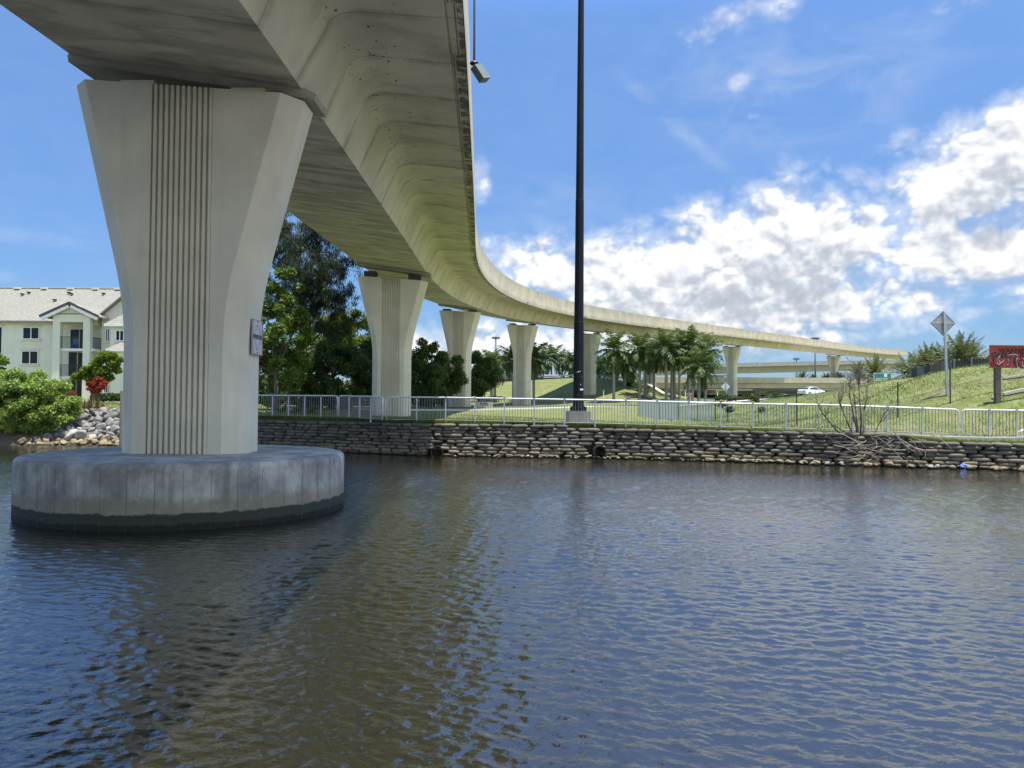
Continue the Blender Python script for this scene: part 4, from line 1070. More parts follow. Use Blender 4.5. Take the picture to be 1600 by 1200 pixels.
def diamond_sign():
    Y = 40.; b = at(1480, 594, Y); b.z = gz(b.x, Y)-.1; t = at(1475.3, 488, Y); c = at(1475, 505, Y)
    root = empty('diamond_sign', b, 'large grey diamond sign seen from behind on a leaning pole atop the grass hill', 'road sign')
    MG = simple('bare_aluminium_back', (.40, .40, .40), .5, .1, .06)
    MB().bar(b, t, .11, .09).build('pole', M_metal, root)
    e = at(1494.5, 504, Y).x-c.x; y0 = Y+.10
    vs = []
    for yy_ in (y0, y0+.012): vs += [(c.x-e, yy_, c.z), (c.x, yy_, c.z-e), (c.x+e, yy_, c.z), (c.x, yy_, c.z+e)]
    MB().add(vs, [(0, 1, 2, 3), (7, 6, 5, 4), (0, 4, 5, 1), (1, 5, 6, 2), (2, 6, 7, 3), (3, 7, 4, 0)]).build('panel', MG, root)
    MB().box((c.x, y0-.02, c.z+.0), (2*e*.93, .035, .05)).build('brace', M_metal, root)
    mb = MB()
    for a, q in (((-e, 0), (0, -e)), ((0, -e), (e, 0)), ((e, 0), (0, e)), ((0, e), (-e, 0))):
        mb.bar((c.x+a[0]*.98, y0-.006, c.z+a[1]*.98), (c.x+q[0]*.98, y0-.006, c.z+q[1]*.98), .02, .012)
    mb.build('rim', simple('dark_sign_rim', (.10, .10, .12), .6), root)
diamond_sign()
def small_diamond():
    Y = 62.; b = onground(1136, Y); c = at(1134, 604, Y); t = at(1134.3, 597, Y)
    root = empty('diamond_sign', b, 'small pale diamond sign on a thin pole in front of the slim far pier', 'road sign')
    MB().bar(b, t, .06, .06).build('pole', M_metal, root)
    e = .36; y0 = Y+.05; vs = []
    for yy_ in (y0, y0+.01): vs += [(c.x-e, yy_, c.z), (c.x, yy_, c.z-e), (c.x+e, yy_, c.z), (c.x, yy_, c.z+e)]
    MB().add(vs, [(0, 1, 2, 3), (7, 6, 5, 4), (0, 4, 5, 1), (1, 5, 6, 2), (2, 6, 7, 3), (3, 7, 4, 0)]).build('panel', simple('pale_aluminium', (.66, .70, .76), .4), root)
small_diamond()
def green_sign():
    Y = 185.; c = at(1378.8, 588.6, Y); k = Y/1200
    b = Vector((c.x, Y, gz(c.x, Y))); w, h = 28*k, 11.6*k
    root = empty('highway_sign', b, 'green highway sign reading EAST twice above an orange strip, behind the grass hill', 'road sign')
    MB().box(c, (w, .12, h)).build('panel', simple('sign_green', (.005, .20, .125), .4, 0, .05), root)
    mb = MB()
    for s_ in (-1, 1): mb.box((c.x, Y-.07, c.z+s_*(h/2-.06)), (w, .03, .10)).box((c.x+s_*(w/2-.06), Y-.07, c.z), (.10, .03, h-.2))
    mb.build('border', M_white, root)
    MB().box((c.x-.27*w, Y+.01, c.z-h/2-.24), (w*.46, .10, .46)).build('exit_strip', simple('sign_orange_yellow', (.62, .34, .02), .5), root)
    def shield(x, mat, name, shape):
        vs = [(c.x+x+a*.6, Y-.075, c.z+.32+q*.6) for a, q in shape]; n = len(vs); vs += [(a, y+.02, z) for a, y, z in vs]
        MB().add(vs, [tuple(range(n)), tuple(reversed(range(n, 2*n)))]+[(i, i+n, (i+1) % n+n, (i+1) % n) for i in range(n)]).build(name, mat, root)
    shield(-w*.19, simple('shield_blue', (.03, .10, .42), .4), 'shield', [(-.55, .5), (-.3, .62), (0, .5), (.3, .62), (.55, .5), (.6, 0), (.35, -.45), (0, -.68), (-.35, -.45), (-.6, 0)])
    shield(w*.17, M_white, 'route_marker', [(-.6, .6), (.6, .6), (.6, -.6), (-.6, -.6)])
    for x in (-.19, .17): text('EAST', .5, frame_M((c.x+w*x, Y-.075, c.z-h*.29), (1, 0, 0), (0, 0, 1)), M_white, root, .01, 1.25)
    for s_ in (-1, 1): MB().box((c.x+s_*w*.3, Y+.15, (b.z-.5+c.z+h/2)/2), (.2, .2, c.z+h/2-b.z+.5)).build('post', M_metal, root)
green_sign()
for px, py, Y, lab in ((1078.5, 617, 118, 'small red board on posts in front of the palm cluster, the larger one'), (982, 622, 118, 'small red board low at the left of the palm cluster')):
    c = at(px, py, Y); b = Vector((c.x, Y, gz(c.x, Y))); root = empty('red_board', b, lab, 'sign', 'small red boards by the palms'); k = Y/1200
    w, h = (10.5*k, 6.4*k) if px > 1000 else (7*k, 5.4*k)
    MB().box(c, (w, .05, h)).build('board', simple('red_board_paint', (.26, .028, .030), .5), root)
    mb = MB()
    for s_ in (-1, 1): mb.box((c.x+s_*w*.45, Y-.03, c.z), (.05, .02, h*.9)).box((c.x, Y-.03, c.z+s_*h*.44), (w*.9, .02, .05))
    mb.box((c.x, Y-.03, c.z+h*.18), (w*.6, .02, .09)).box((c.x, Y-.03, c.z-h*.10), (w*.34, .02, .10))
    mb.build('markings', simple('faded_white', (.5, .4, .4), .6), root)
    for s_ in (-1, 1): MB().box((c.x+s_*w*.35, Y+.06, (b.z-.3+c.z+h*.4)/2), (.08, .06, c.z+h*.4-b.z+.3)).build('post', M_palmbark, root)
for px, yt, Y, lab in ((943, 609, 122, 'white marker post on the lawn left of the palm cluster'), (1071, 609, 112, 'white marker post left of the larger red board'), (1121, 609, 90, 'white marker post left of the small diamond sign')):
    b = onground(px, Y); t = at(px, yt, Y); MBp = MB().box((b.x, Y, (b.z+t.z)/2-.1), (.11, .08, t.z-b.z+.2)).box((b.x, Y-.01, t.z-.16), (.2, .06, .32))
    tag(MBp.build('marker_post', M_white), lab, 'post', 'white marker posts')
# low white wall with graffiti by the third pier
a_, b_ = at(742, 633, 98), at(770, 633, 98); zz0 = gz(a_.x, 98)
root = empty('low_wall', ((a_.x+b_.x)/2, 98, zz0), 'low pale concrete wall with black graffiti right of the third pier', 'wall')
MB().box(((a_.x+b_.x)/2, 98, zz0+.35), (b_.x-a_.x, .3, .85)).build('panel', M_pale, root)
mb = MB()
for k, (u, w) in enumerate(((.34, .16), (.42, .09), (.52, .16), (.60, .10), (.66, .16), (.72, .1))): mb.box((a_.x+(b_.x-a_.x)*u, 97.845, zz0+.5+.08*(-1)**k), (w, .012, .22), 0)
mb.build('graffiti', M_black, root)

# ---------------------------------------------------------------- chain-link fences
M_link = simple('chain_link_wire', (.13, .14, .14), .7, 0)
M_post = simple('rusty_fence_post', (.045, .045, .05), .7)
def chain_fence(name, pts, H, label, step, dens, slat=None, post_pts=None, post_h=None):
    pts = [Vector(p) for p in pts]; root = empty('chain_link_fence', pts[0], label, 'fence')
    mb = MB(); sl = MB()
    for a, b in zip(pts, pts[1:]):
        L = (b-a).length; n = max(1, int(L/dens)); u = (b-a)/L
        for k in range(-int(H/dens), n):
            for sg in (1, -1):
                s0, s1 = k*dens, k*dens+H
                if sg < 0: s0, s1 = s1, s0
                # clip to the panel
                def pt(s, z): return a+u*s+Vector((0, 0, z))
                z0, z1 = 0., H
                if s1 != s0:
                    f = lambda s: (s-s0)/(s1-s0)*H
                    lo, hi = max(min(s0, s1), 0), min(max(s0, s1), L)
                    if hi-lo < .02: continue
                    mb.bar(pt(lo, f(lo)), pt(hi, f(hi)), .005)
        if slat:
            for k in range(int(L/slat)): p = a+u*(k*slat); sl.box(p+Vector((0, 0, H/2)), (.034, .012, H*.96), math.atan2(u.y, u.x))
    mb.build('wire_mesh', M_link, root)
    if slat: sl.build('privacy_slats', simple('pale_blue_slats', (.50, .56, .58), .6), root)
    MB().tube([p+Vector((0, 0, H)) for p in pts], .016, 6).build('top_rail', M_link, root)
    for i, p in enumerate(post_pts or pts):
        ph = post_h[i] if post_h else H+.05
        MB().tube([p-Vector((0, 0, .2)), p+Vector((0, 0, ph))], .036, 8).build('post', M_post, root)
    return root
fp = [(998, 649, 83), (1030, 652, 74), (1060, 655, 66.5), (1090, 656.5, 63), (1118, 658, 60)]
F1 = [at(*q) for q in fp]
for q in F1: q.z = gz(q.x, q.y)
chain_fence('a', F1, 1.8, 'chain-link fence with pale blue-grey slats behind the railing, in front of the palm cluster', 2, .22, .10)
F2 = [F1[-1]]+[at(*q) for q in ((1137, 659, 58), (1185, 660, 53.5), (1245, 668, 43.5))]
for q in F2: q.z = gz(q.x, q.y)
chain_fence('b', F2, 1.8, 'old open chain-link fence with dark leaning posts left of the bare shrub', 2, .3, None, F2[1:], [2.2, 2.45, 2.1])
MB().tube([F2[2]+Vector((-1.5, -.2, 0)), F2[2]+Vector((0, 0, 1.3))], .03, 6)
F3 = [at(1345, 662, 39.5), at(1403, 655, 39.5), at(1485, 640, 39.2), at(1600, 612, 39.4)]
for q in F3: q.z = gz(q.x, q.y)
chain_fence('c', F3, .9, 'sagging low chain-link fence climbing the grass hill towards the red warning board', 2, .3, None, F3[1:3], [1.85, 1.95])
# timber fence on the hill crest
def timber_fence():
    r = random.Random(3); pts = [at(1424, 590, 64), at(1455, 586, 60), at(1490, 582.5, 57), at(1545, 574, 56), at(1625, 566, 56)]
    root = empty('timber_fence', pts[0], 'weathered dark timber fence along the crest of the grass hill under the date palms', 'fence')
    mats = [simple('dark_boards', (.055, .05, .05), .9, 0, .3, 5.), simple('brown_boards', (.16, .10, .07), .9, 0, .3, 5.), simple('grey_boards', (.15, .16, .18), .9, 0, .3, 5.)]
    for j, (a, b) in enumerate(zip(pts, pts[1:])):
        L = (b-a).length; n = int(L/1.1); u = (b-a).normalized()
        for k in range(n):
            mb = MB(); p = a+u*(k*L/n); z0 = gz(p.x, p.y)-.25
            for q in range(6): pp = p+u*(q*L/n/6); mb.box((pp.x, pp.y, z0+.62+r.uniform(-.03, .05)), (L/n/6*.92, .03, 1.2), math.atan2(u.y, u.x))
            mb.build('fence_panel', mats[r.choice((0, 0, 1, 2)) if j < 2 else r.choice((2, 2, 0))], root)
            MB().box((p.x, p.y-.06, z0+.65), (.1, .1, 1.35)).build('post', mats[2], root)
timber_fence()

# ---------------------------------------------------------------- overpasses behind
M_over = concrete('overpass_concrete', (.46, .42, .31), .35, .15)
M_over2 = concrete('grey_overpass_concrete', (.40, .38, .34), .35, .15)
def overpass(label, A, B, w, prof, mat, piers, ex0=0, ex1=0):
    A, B = Vector(A), Vector(B); u = (B-A); u.z = 0; u.normalize(); nrm = Vector((-u.y, u.x, 0))
    A0 = A-u*ex0; B0 = B+u*ex1; sl = (B.z-A.z)/max(1, (B-A).length); A0.z = A.z-sl*ex0; B0.z = B.z+sl*ex1
    root = empty('overpass', (A.x, A.y, 0), label, 'overpass')
    for name, pts, m in prof:
        rg = []
        for P in (A0, A0.lerp(B0, .33), A0.lerp(B0, .66), B0): rg.append([tuple(P+nrm*a+Vector((0, 0, z))) for a, z in pts])
        MB().loft(rg).build(name, m, root)
    for t, zt, zb, cw in piers:
        p = A+u*t; g = gz(p.x, p.y); q = p+nrm*(w/2)
        MB().loft([[(q.x+a*u.x+b*nrm.x, q.y+a*u.y+b*nrm.y, zc) for a, b in ((-ww, -dd), (ww, -dd), (ww, dd), (-ww, dd))] for zc, ww, dd in ((g-.5, cw*.55, 1.2), (zb-1.6, cw*.55, 1.2), (zb-1.5, cw*.6, w*.2), (zb, cw, w*.42))]).build('column', mat, root)
    return root
A, B = at(1018, 589, 222), at(1372, 590.5, 262)
overpass('lower beige girder overpass crossing behind the small diamond sign', A, B, 12, [
    ('parapet', [(0, 0), (.35, 0), (.35, -1.25), (0, -1.25)], M_over),
    ('deck_slab', [(-.1, -1.252), (12, -1.252), (12, -1.75), (-.1, -1.75)], M_over),
    ('girder', [(.7, -1.752), (1.2, -1.752), (1.2, -3.0), (1.5, -3.1), (1.5, -3.35), (.45, -3.35), (.45, -3.1), (.7, -3.0)], M_over),
    ('girder', [(3.5, -1.753), (4.2, -1.753), (4.2, -3.5), (3.5, -3.5)], M_over), ('girder', [(7, -1.753), (7.7, -1.753), (7.7, -3.5), (7, -3.5)], M_over),
    ('parapet', [(11.65, 0), (12, 0), (12, -1.25), (11.65, -1.25)], M_over)],
    M_over, [(22, 0, A.z-3.4, 2.6), (43, 0, A.z-3.4, 2.6), (64, 0, A.z-3.4, 2.6), (8, 0, A.z-3.4, 2.6)], 3, 60)
A, B = at(1018, 604, 244), at(1372, 603.5, 284)
overpass('second lower overpass, its pale girders showing beneath the beige one', A, B, 12, [
    ('parapet', [(0, 0), (.35, 0), (.35, -1.0), (0, -1.0)], M_over2), ('deck_slab', [(-.1, -1.002), (12, -1.002), (12, -1.5), (-.1, -1.5)], M_over2),
    ('girder', [(.7, -1.502), (1.3, -1.502), (1.3, -2.7), (.7, -2.7)], M_over), ('girder', [(5, -1.502), (5.7, -1.502), (5.7, -2.7), (5, -2.7)], M_over)],
    M_over2, [(18, 0, A.z-2.7, 2.4), (36, 0, A.z-2.7, 2.4), (52, 0, A.z-2.7, 2.4), (68, 0, A.z-2.7, 2.4)], 3, 60)
A, B = at(1100, 568.5, 395), at(1400, 561.8, 410)
overpass('middle grey box girder overpass passing behind the slim far pier', A, B, 11, [
    ('parapet', [(0, 0), (.4, 0), (.4, -1.5), (0, -1.5)], M_over2), ('box_girder', [(-.2, -1.502), (11, -1.502), (11, -2.0), (8.2, -2.3), (7.6, -5.2), (3.0, -5.2), (2.4, -2.3), (-.2, -2.0)], M_over2)],
    M_over2, [(9, 0, A.z-5.6, 3.8), (75, 0, A.z-5.0, 3.8)], 30, 60)
# concrete slope paving at the end of the embankment
A = at(1001, 595, 172); B = at(1040, 619, 160)
tag(MB().loft([[tuple(A+Vector((0, 0, .2))), tuple(A+Vector((.9, 0, .2))), tuple(A+Vector((.9, 1.2, .2))), tuple(A+Vector((0, 1.2, .2)))], [tuple(B+Vector((0, 0, .15))), tuple(B+Vector((.9, 0, .15))), tuple(B+Vector((.9, 1.2, .15))), tuple(B+Vector((0, 1.2, .15)))]]).build('slope_paving', M_over), 'pale concrete coping running down the embankment end behind the palms', 'kerb')
q0, q1 = at(1030, 622, 250), at(1400, 622, 300)  # added dark sheet, its colour stands for shade between the overpass columns
tag(MB().loft([[(q0.x, q0.y, 2), (q0.x, q0.y+2, 2), (q0.x, q0.y+2, 6.2), (q0.x, q0.y, 6.2)], [(q1.x, q1.y, 2), (q1.x, q1.y+2, 2), (q1.x, q1.y+2, 6.6), (q1.x, q1.y, 6.6)]]).build('shade_backing', simple('painted_shade', (.035, .033, .03), .9)), 'added dark sheet standing in for the shade under the overpasses', 'wall')
# guardrail on the embankment road
def guardrail():
    pts = [at(x, 594.5, 186-(x-690)*.042) for x in range(690, 975, 9)]
    for p in pts: p.z = gz(p.x, p.y)+.1
    root = empty('guardrail', pts[0], 'long grey steel guardrail along the top of the grassy embankment', 'guardrail')
    rg = [[tuple(p+Vector((0, o, z))) for o, z in ((0, .70), (-.05, .65), (0, .58), (-.05, .52), (0, .46), (.02, .46), (.02, .70))] for p in pts]
    MB().loft(rg).build('beam', simple('dull_guardrail', (.22, .23, .24), .6, .2), root)
    for p in pts: MB().box(p+Vector((0, .1, .3)), (.12, .1, .8)).build('post', M_metal, root)
guardrail()
vc = at(866, 591, 186)
tag(MB().loft([[(vc.x+x, vc.y+y, vc.z+z) for y, z in ((-1, -.8), (1, -.8), (1, t), (-1, t))] for x, t in ((-2.6, .2), (-2.2, .85), (.9, .9), (1.5, .25), (2.5, .1), (2.6, -.2))]).box((vc.x-.5, vc.y-1.01, vc.z+.42), (2.4, .03, .5)).build('parked_van', M_white), 'small white vehicle far off behind the guardrail left of the mast', 'vehicle')

# ---------------------------------------------------------------- the white car
def car():
    Y = 122.; c0 = onground(1268, Y); zb = at(1268, 618.5, Y).z
    root = empty('parked_car', (c0.x, Y, zb), 'white sedan half hidden by the grass slope in front of the lower overpass', 'car')
    yaw = math.radians(28); R = Matrix.Rotation(yaw, 4, 'Z'); T = Matrix.Translation((c0.x, Y, zb)) @ R
    def W(vs): return [tuple(T @ Vector(v)) for v in vs]
    MWt = simple('white_car_paint', (.78, .79, .80), .25, 0, .02); MGl = simple('dark_car_glass', (.02, .025, .035), .12); MTy = simple('tyre_rubber', (.02, .02, .02), .8)
    st = [(-2.3, .35, .86, .80), (-2.2, .30, .93, .88), (-1.5, .28, .98, .92), (0, .26, .96, .92), (1.3, .28, .92, .92), (2.0, .30, .82, .86), (2.28, .36, .68, .74)]
    mb = MB(); mb.loft([W([(x, -w, z0), (x, w, z0), (x, w*1.0, (z0+z1)/2+.08), (x, w*.93, z1), (x, -w*.93, z1), (x, -w, (z0+z1)/2+.08)]) for x, z0, z1, w in st]); mb.build('body', MWt, root, smooth=True, angle=35)
    cab = [(-1.75, .90, .78), (-1.0, 1.36, .60), (-.1, 1.44, .60), (.45, 1.38, .60), (1.25, .92, .78)]
    mb = MB(); mb.loft([W([(x, -.80, .90), (x, .80, .90), (x, w, z), (x, -w, z)]) for x, z, w in cab]); mb.build('roof', MWt, root, smooth=True, angle=35)
    for s_ in (-1, 1):
        mb = MB(); mb.add(W([(-1.45, s_*.80, .95), (-.05, s_*.815, .95), (-.05, s_*.655, 1.36), (-.95, s_*.66, 1.30)]), [(0, 1, 2, 3)] if s_ < 0 else [(3, 2, 1, 0)]); mb.build('side_window', MGl, root)
        mb = MB(); mb.add(W([(.02, s_*.815, .95), (1.02, s_*.80, .95), (.45, s_*.655, 1.32), (.02, s_*.655, 1.36)]), [(0, 1, 2, 3)] if s_ < 0 else [(3, 2, 1, 0)]); mb.build('side_window', MGl, root)
    MB().add(W([(1.22, -.70, .965), (1.22, .70, .965), (.52, .56, 1.39), (.52, -.56, 1.39)]), [(0, 1, 2, 3)]).build('windscreen', MGl, root)
    MB().add(W([(-1.73, -.70, .94), (-1.73, .70, .94), (-1.05, .56, 1.36), (-1.05, -.56, 1.36)]), [(3, 2, 1, 0)]).build('rear_window', MGl, root)
    for x in (-1.4, 1.4):
        for s_ in (-1, 1):
            mb = MB(); mb.tube([T @ Vector((x, s_*.93, .32)), T @ Vector((x, s_*.72, .32))], .32, 18); wh = mb.build('wheel', MTy, root)
            MB().tube([T @ Vector((x, s_*.945, .32)), T @ Vector((x, s_*.9, .32))], .2, 14).build('rim', M_metal, root)
    for s_ in (-1, 1):
        MB().box(T @ Vector((2.14, s_*.6, .66)), (.14, .34, .14), yaw).build('headlight', M_metal, root)
        MB().box(T @ Vector((-2.25, s_*.6, .74)), (.1, .36, .16), yaw).build('tail_light', simple('red_lamp', (.3, .01, .01), .3), root)
        MB().box(T @ Vector((.85, s_*.93, .98)), (.16, .2, .12), yaw).build('mirror', MWt, root)
car()

# ---------------------------------------------------------------- left shore: apartment building
def roof_material():
    m, nt, b = newmat('roof_tiles')
    p = wpos(nt); sep = nt.nodes.new('ShaderNodeSeparateXYZ'); nt.links.new(p, sep.inputs[0])
    wv = mth(nt, 'ABSOLUTE', mth(nt, 'SINE', mth(nt, 'MULTIPLY', sep.outputs[0], PI/.30)))
    cr = mth(nt, 'FRACT', mth(nt, 'DIVIDE', sep.outputs[1], .34))
    n = noise(nt, p, 3., 5, .65); n2 = noise(nt, p, .4, 4)
    c = mixc(nt, mapr(nt, n, .3, .7), (.20, .19, .155), (.285, .27, .225))
    c = mixc(nt, mth(nt, 'MULTIPLY', mapr(nt, n2, .4, .7), .4), c, (.22, .22, .17))
    c = mixc(nt, mth(nt, 'MULTIPLY', mapr(nt, wv, .25, .0), .55), c, (.10, .10, .085))
    c = mixc(nt, mth(nt, 'MULTIPLY', mapr(nt, cr, .12, .0), .4), c, (.10, .10, .085))
    nt.links.new(c, b.inputs['Base Color']); b.inputs['Roughness'].default_value = .85
    bump(nt, b, mth(nt, 'ADD', wv, mth(nt, 'MULTIPLY', cr, .4)), .8, .08); return m
M_roof = roof_material()
M_stucco = concrete('pale_green_stucco', (.74, .725, .61), .16, .07)
M_stucco2 = concrete('cream_stucco', (.70, .66, .56), .12, .05)
M_glass = simple('dark_window_glass', (.012, .016, .022), .12, 0, .2)
M_glass.node_tree.nodes['Principled BSDF'].inputs['Specular IOR Level'].default_value = .15
def building():
    Yw = 92.0
    def X(px, Y=Yw): return at(px, 600, Y).x
    def Z(py, px=60, Y=Yw): return at(px, py, Y).z
    zg = 2.2; x0, x1 = X(-190), X(300); ze = Z(502)
    root = empty('apartment_building', (X(60), Yw, zg), 'pale green three storey apartment building with grey tiled roof left of the big pier', 'building')
    MB().box(((x0+x1)/2, Yw+7, (zg-.5+ze)/2), (x1-x0, 14, ze-zg+.5)).build('wall', M_stucco, root)
    MB().box(((x0+x1)/2, Yw-.06, ze-.22), (x1-x0+.2, .12, .44)).build('cornice', M_stucco2, root)
    zr = Z(451, 60, Yw+8); y_e = Yw-.7
    roof = MB(); k = .22
    a, b, c = (y_e, ze), (Yw+8, zr), (Yw+15, ze)
    roof.loft([[(x, a[0], a[1]), (x, b[0], b[1]), (x, c[0], c[1]), (x, c[0], c[1]-k), (x, b[0], b[1]-k), (x, a[0], a[1]-k)] for x in (x0-.5, x1+.5)])
    rf = roof.build('roof', M_roof, root)
    MB().tube([(x0, Yw+8, zr+.04), (x1, Yw+8, zr+.04)], .14, 8).build('ridge_cap', M_roof, rf)
    for px, py in ((25, 452), (67, 452), (108, 452), (147, 452), (182, 452), (43, 459), (106, 459), (33, 462), (110, 461), (84, 471), (160, 460)):
        y = Yw+8-(py-451)/49*8.5; zz_ = ze+(zr-ze)*(y-y_e)/(Yw+8-y_e); MB().box((X(px, y), y-.2, zz_+.1), (.75 if py < 458 else .34, .4, .26 if py < 458 else .16)).build('roof_vent', M_stucco if py < 458 else M_black, rf)
    def window(px0, px1, py0, py1, Y=Yw, panes=2):
        xa, xb = X(px0, Y), X(px1, Y); za, zb = Z(py1, px0, Y), Z(py0, px0, Y)
        f = MB(); t = .09
        f.box(((xa+xb)/2, Y-.05, zb-t/2), (xb-xa, .16, t)).box(((xa+xb)/2, Y-.05, za+t/2), (xb-xa, .16, t))
        for x in [xa+t/2, xb-t/2]+([(xa+xb)/2] if panes == 2 else []): f.box((x, Y-.05, (za+zb)/2), (t, .14, zb-za-2*t-.01))
        fr = f.build('window', M_white, root)
        MB().box(((xa+xb)/2, Y-.02, (za+zb)/2), (xb-xa-.05, .05, zb-za-.05)).build('pane', M_glass, fr)
        MB().box(((xa+xb)/2, Y-.10, za-.12), (xb-xa+.4, .22, .14)).box(((xa+xb)/2, Y-.06, zb+.14), (xb-xa+.4, .12, .12)).build('trim', M_stucco2, fr)
    window(34, 60.5, 511, 530); window(33, 59.5, 548, 569); window(32, 58.5, 586, 606)
    for q in ((-14, 3, 510, 562), (-14, 3, 572, 622), (-60, -34, 511, 530), (-60, -34, 548, 569), (-62, -35, 586, 606), (-100, -75, 511, 530), (-100, -75, 548, 569)): window(*q)  # tall pair: dark panes in place of another balcony tower's shaded recess
    # balcony tower
    Yt = 88.2
    xa, xb = X(80.5, Yt), X(139, Yt); xl, xr = X(92, Yt), X(128, Yt); dpt = Yw-Yt
    zt = Z(490, 100, Yt); zo = Z(503, 100, Yt)
    f = MB()
    f.box(((xa+xl)/2, Yt+.3, (zg-.4+zo)/2), (xl-xa, .6, zo-zg+.4)); f.box(((xr+xb)/2, Yt+.3, (zg-.4+zo)/2), (xb-xr, .6, zo-zg+.4))
    f.box(((xa+xb)/2, Yt+.3, (zo+zt)/2), (xb-xa, .6, zt-zo))
    xs1 = xb-.3
    f.box((xs1, Yt+dpt*.5+.5, (zo+zt)/2-.1), (.58, dpt-1.0, zt-zo+.2)); f.box((xs1, Yw-.35, (zg-.4+zo)/2-.2), (.56, .7, zo-zg))
    f.build('balcony_frame', M_stucco, root)
    s = MB()
    for py in (546, 589.5): z = Z(py, 110, Yt); s.box(((xl+xr)/2+.5, Yt+dpt/2+.15, z), (xr-xl+1.2, dpt-.3, .26))
    s.build('balcony_slab', M_white, root)
    bk = MB(); bk.box(((xa+xb)/2, Yw-.08, (zg+zt)/2), (xb-xa-.2, .1, zt-zg-.3)); bk.build('balcony_back', M_stucco2, root)
    for pa, pb, y0, y1 in ((110, 122.5, 515, 544), (125, 133, 515, 544), (108, 120, 550, 587), (122.5, 133, 550, 587), (107, 119, 593, 626), (121.5, 133, 593, 626)):
        MB().box(((X(pa)+X(pb))/2, Yw-.18, (Z(y0)+Z(y1))/2), (X(pb)-X(pa), .08, Z(y0)-Z(y1))).build('sliding_door', M_glass, root)
    for py, top in ((544, 526), (588, 570)):
        r = MB(); z0, z1 = Z(py, 110, Yt), Z(top, 110, Yt)
        r.box(((xl+xr)/2, Yt+.1, z1), (xr-xl, .05, .06)); 
        for k in range(24): r.box((xl+(xr-xl)*(k+.5)/24, Yt+.1, (z0+z1)/2), (.025, .025, z1-z0))
        r.box((xb-.1, Yt+dpt*.5, z1), (.05, dpt-1.1, .06))
        for k in range(18): r.box((xb-.1, Yt+.7+(dpt-1.4)*(k+.5)/18, (z0+z1)/2), (.025, .025, z1-z0))
        r.build('balcony_railing', M_black, root)
    # gabled roof of the tower
    xm = (xa+xb)/2; zap = Z(474, 105, Yt-.5); zeg = Z(493.5, 100, Yt-.5); hw = X(156, Yt)-xm
    g = MB(); g.add([(xm-hw*.86, Yt+.02, zeg+.25), (xm+hw*.86, Yt+.02, zeg+.25), (xm, Yt+.02, zap-.1), (xm-hw*.86, Yt+.4, zeg+.25), (xm+hw*.86, Yt+.4, zeg+.25), (xm, Yt+.4, zap-.1)], [(0, 1, 2), (5, 4, 3), (0, 3, 4, 1)])
    g.box((xm, Yt+.25, (zeg+.25+zt)/2), (2*hw*.86, .5, max(.1, zeg+.25-zt))); g.build('gable_wall', M_stucco, root)
    al = [(xm+1.45*math.cos(t), Yt-.02, zeg+.45+.95*math.sin(t)) for t in np.linspace(0, PI, 14)]
    MB().tube(al, .05, 6).tube([(xm-2.6, Yt-.02, zeg+.42), (xm+2.6, Yt-.02, zeg+.42)], .06, 6).build('gable_molding', M_stucco2, root)
    gr = MB(); ov = .55
    for sg in (-1, 1):
        pr = [(xm, zap+.14), (xm+sg*hw, zeg), (xm+sg*hw, zeg-.16), (xm, zap-.02)]
        gr.loft([[(x, y, z) for x, z in pr] for y in (Yt-ov, Yt+9)])
    gr.build('roof', M_roof, root)
    rk = MB()
    for sg in (-1, 1): rk.bar((xm, Yt-ov-.03, zap+.10), (xm+sg*hw, Yt-ov-.03, zeg-.04), .07, .24)
    rk.build('dark_rake_edge', simple('dark_eave', (.07, .065, .06), .8), root)
    rk = MB()
    for sg in (-1, 1): rk.bar((xm+sg*.12, Yt-ov+.12, zap-.32), (xm+sg*hw*.94, Yt-ov+.12, zeg-.32), .2, .34)
    rk.build('barge_board', M_white, root)
    # wing on the right
    Yg = 90.0; wa, wb = X(157, Yg), X(262, Yg); wm = (wa+wb)/2; za = Z(466, 210, Yg)+1.2; zw = Z(494, 160, Yg)
    w = MB(); w.add([(wa, Yg, zg-.4), (wb, Yg, zg-.4), (wb, Yg, zw), (wm, Yg, za), (wa, Yg, zw), (wa, Yg+6, zg-.4), (wb, Yg+6, zg-.4), (wb, Yg+6, zw), (wm, Yg+6, za), (wa, Yg+6, zw)],
        [(0, 1, 2, 3, 4), (9, 8, 7, 6, 5), (0, 4, 9, 5), (1, 6, 7, 2), (2, 7, 8, 3), (3, 8, 9, 4)]); w.build('wing_wall', M_stucco2, root)
    gr = MB()
    for sg in (-1, 1):
        e = wm+sg*(wb-wa)/2*1.06; ze2 = zw-(za-zw)*.06
        gr.loft([[(x, y, z) for x, z in ((wm, za+.22), (e, ze2+.2), (e, ze2), (wm, za+.02))] for y in (Yg-.6, Yg+11)])
    gr.build('roof', M_roof, root)
    window(163.5, 171, 513, 534, Yg); window(162, 170, 593, 614, Yg); window(176, 179, 593, 614, Yg, 1); window(163.5, 170.5, 550, 571, Yg)
    for Yb, pa, pt, pe in ((87.6, 171, 496, 507), (86.0, 174, 534, 546)):
        xa_, xb_ = X(pa, Yb), X(260, Yb); ztop = Z(pe, 180, Yb); zrr = Z(pt, 180, Yb)
        MB().box(((xa_+xb_)/2, (Yb+Yg)/2, (zg-.4+ztop)/2), (xb_-xa_, Yg-Yb+.02, ztop-zg+.4)).build('bay_wall', M_stucco, root)
        MB().add([(xa_-.5, Yb-.5, ztop), (xb_+.5, Yb-.5, ztop), (xb_-.5, Yg, zrr+1.4), (xa_+1.6, Yg, zrr+1.4), (xa_-.5, Yg, ztop), (xb_+.5, Yg, ztop)], [(0, 1, 2, 3), (0, 3, 4), (1, 5, 2), (0, 4, 5, 1)]).build('roof', M_roof, root)
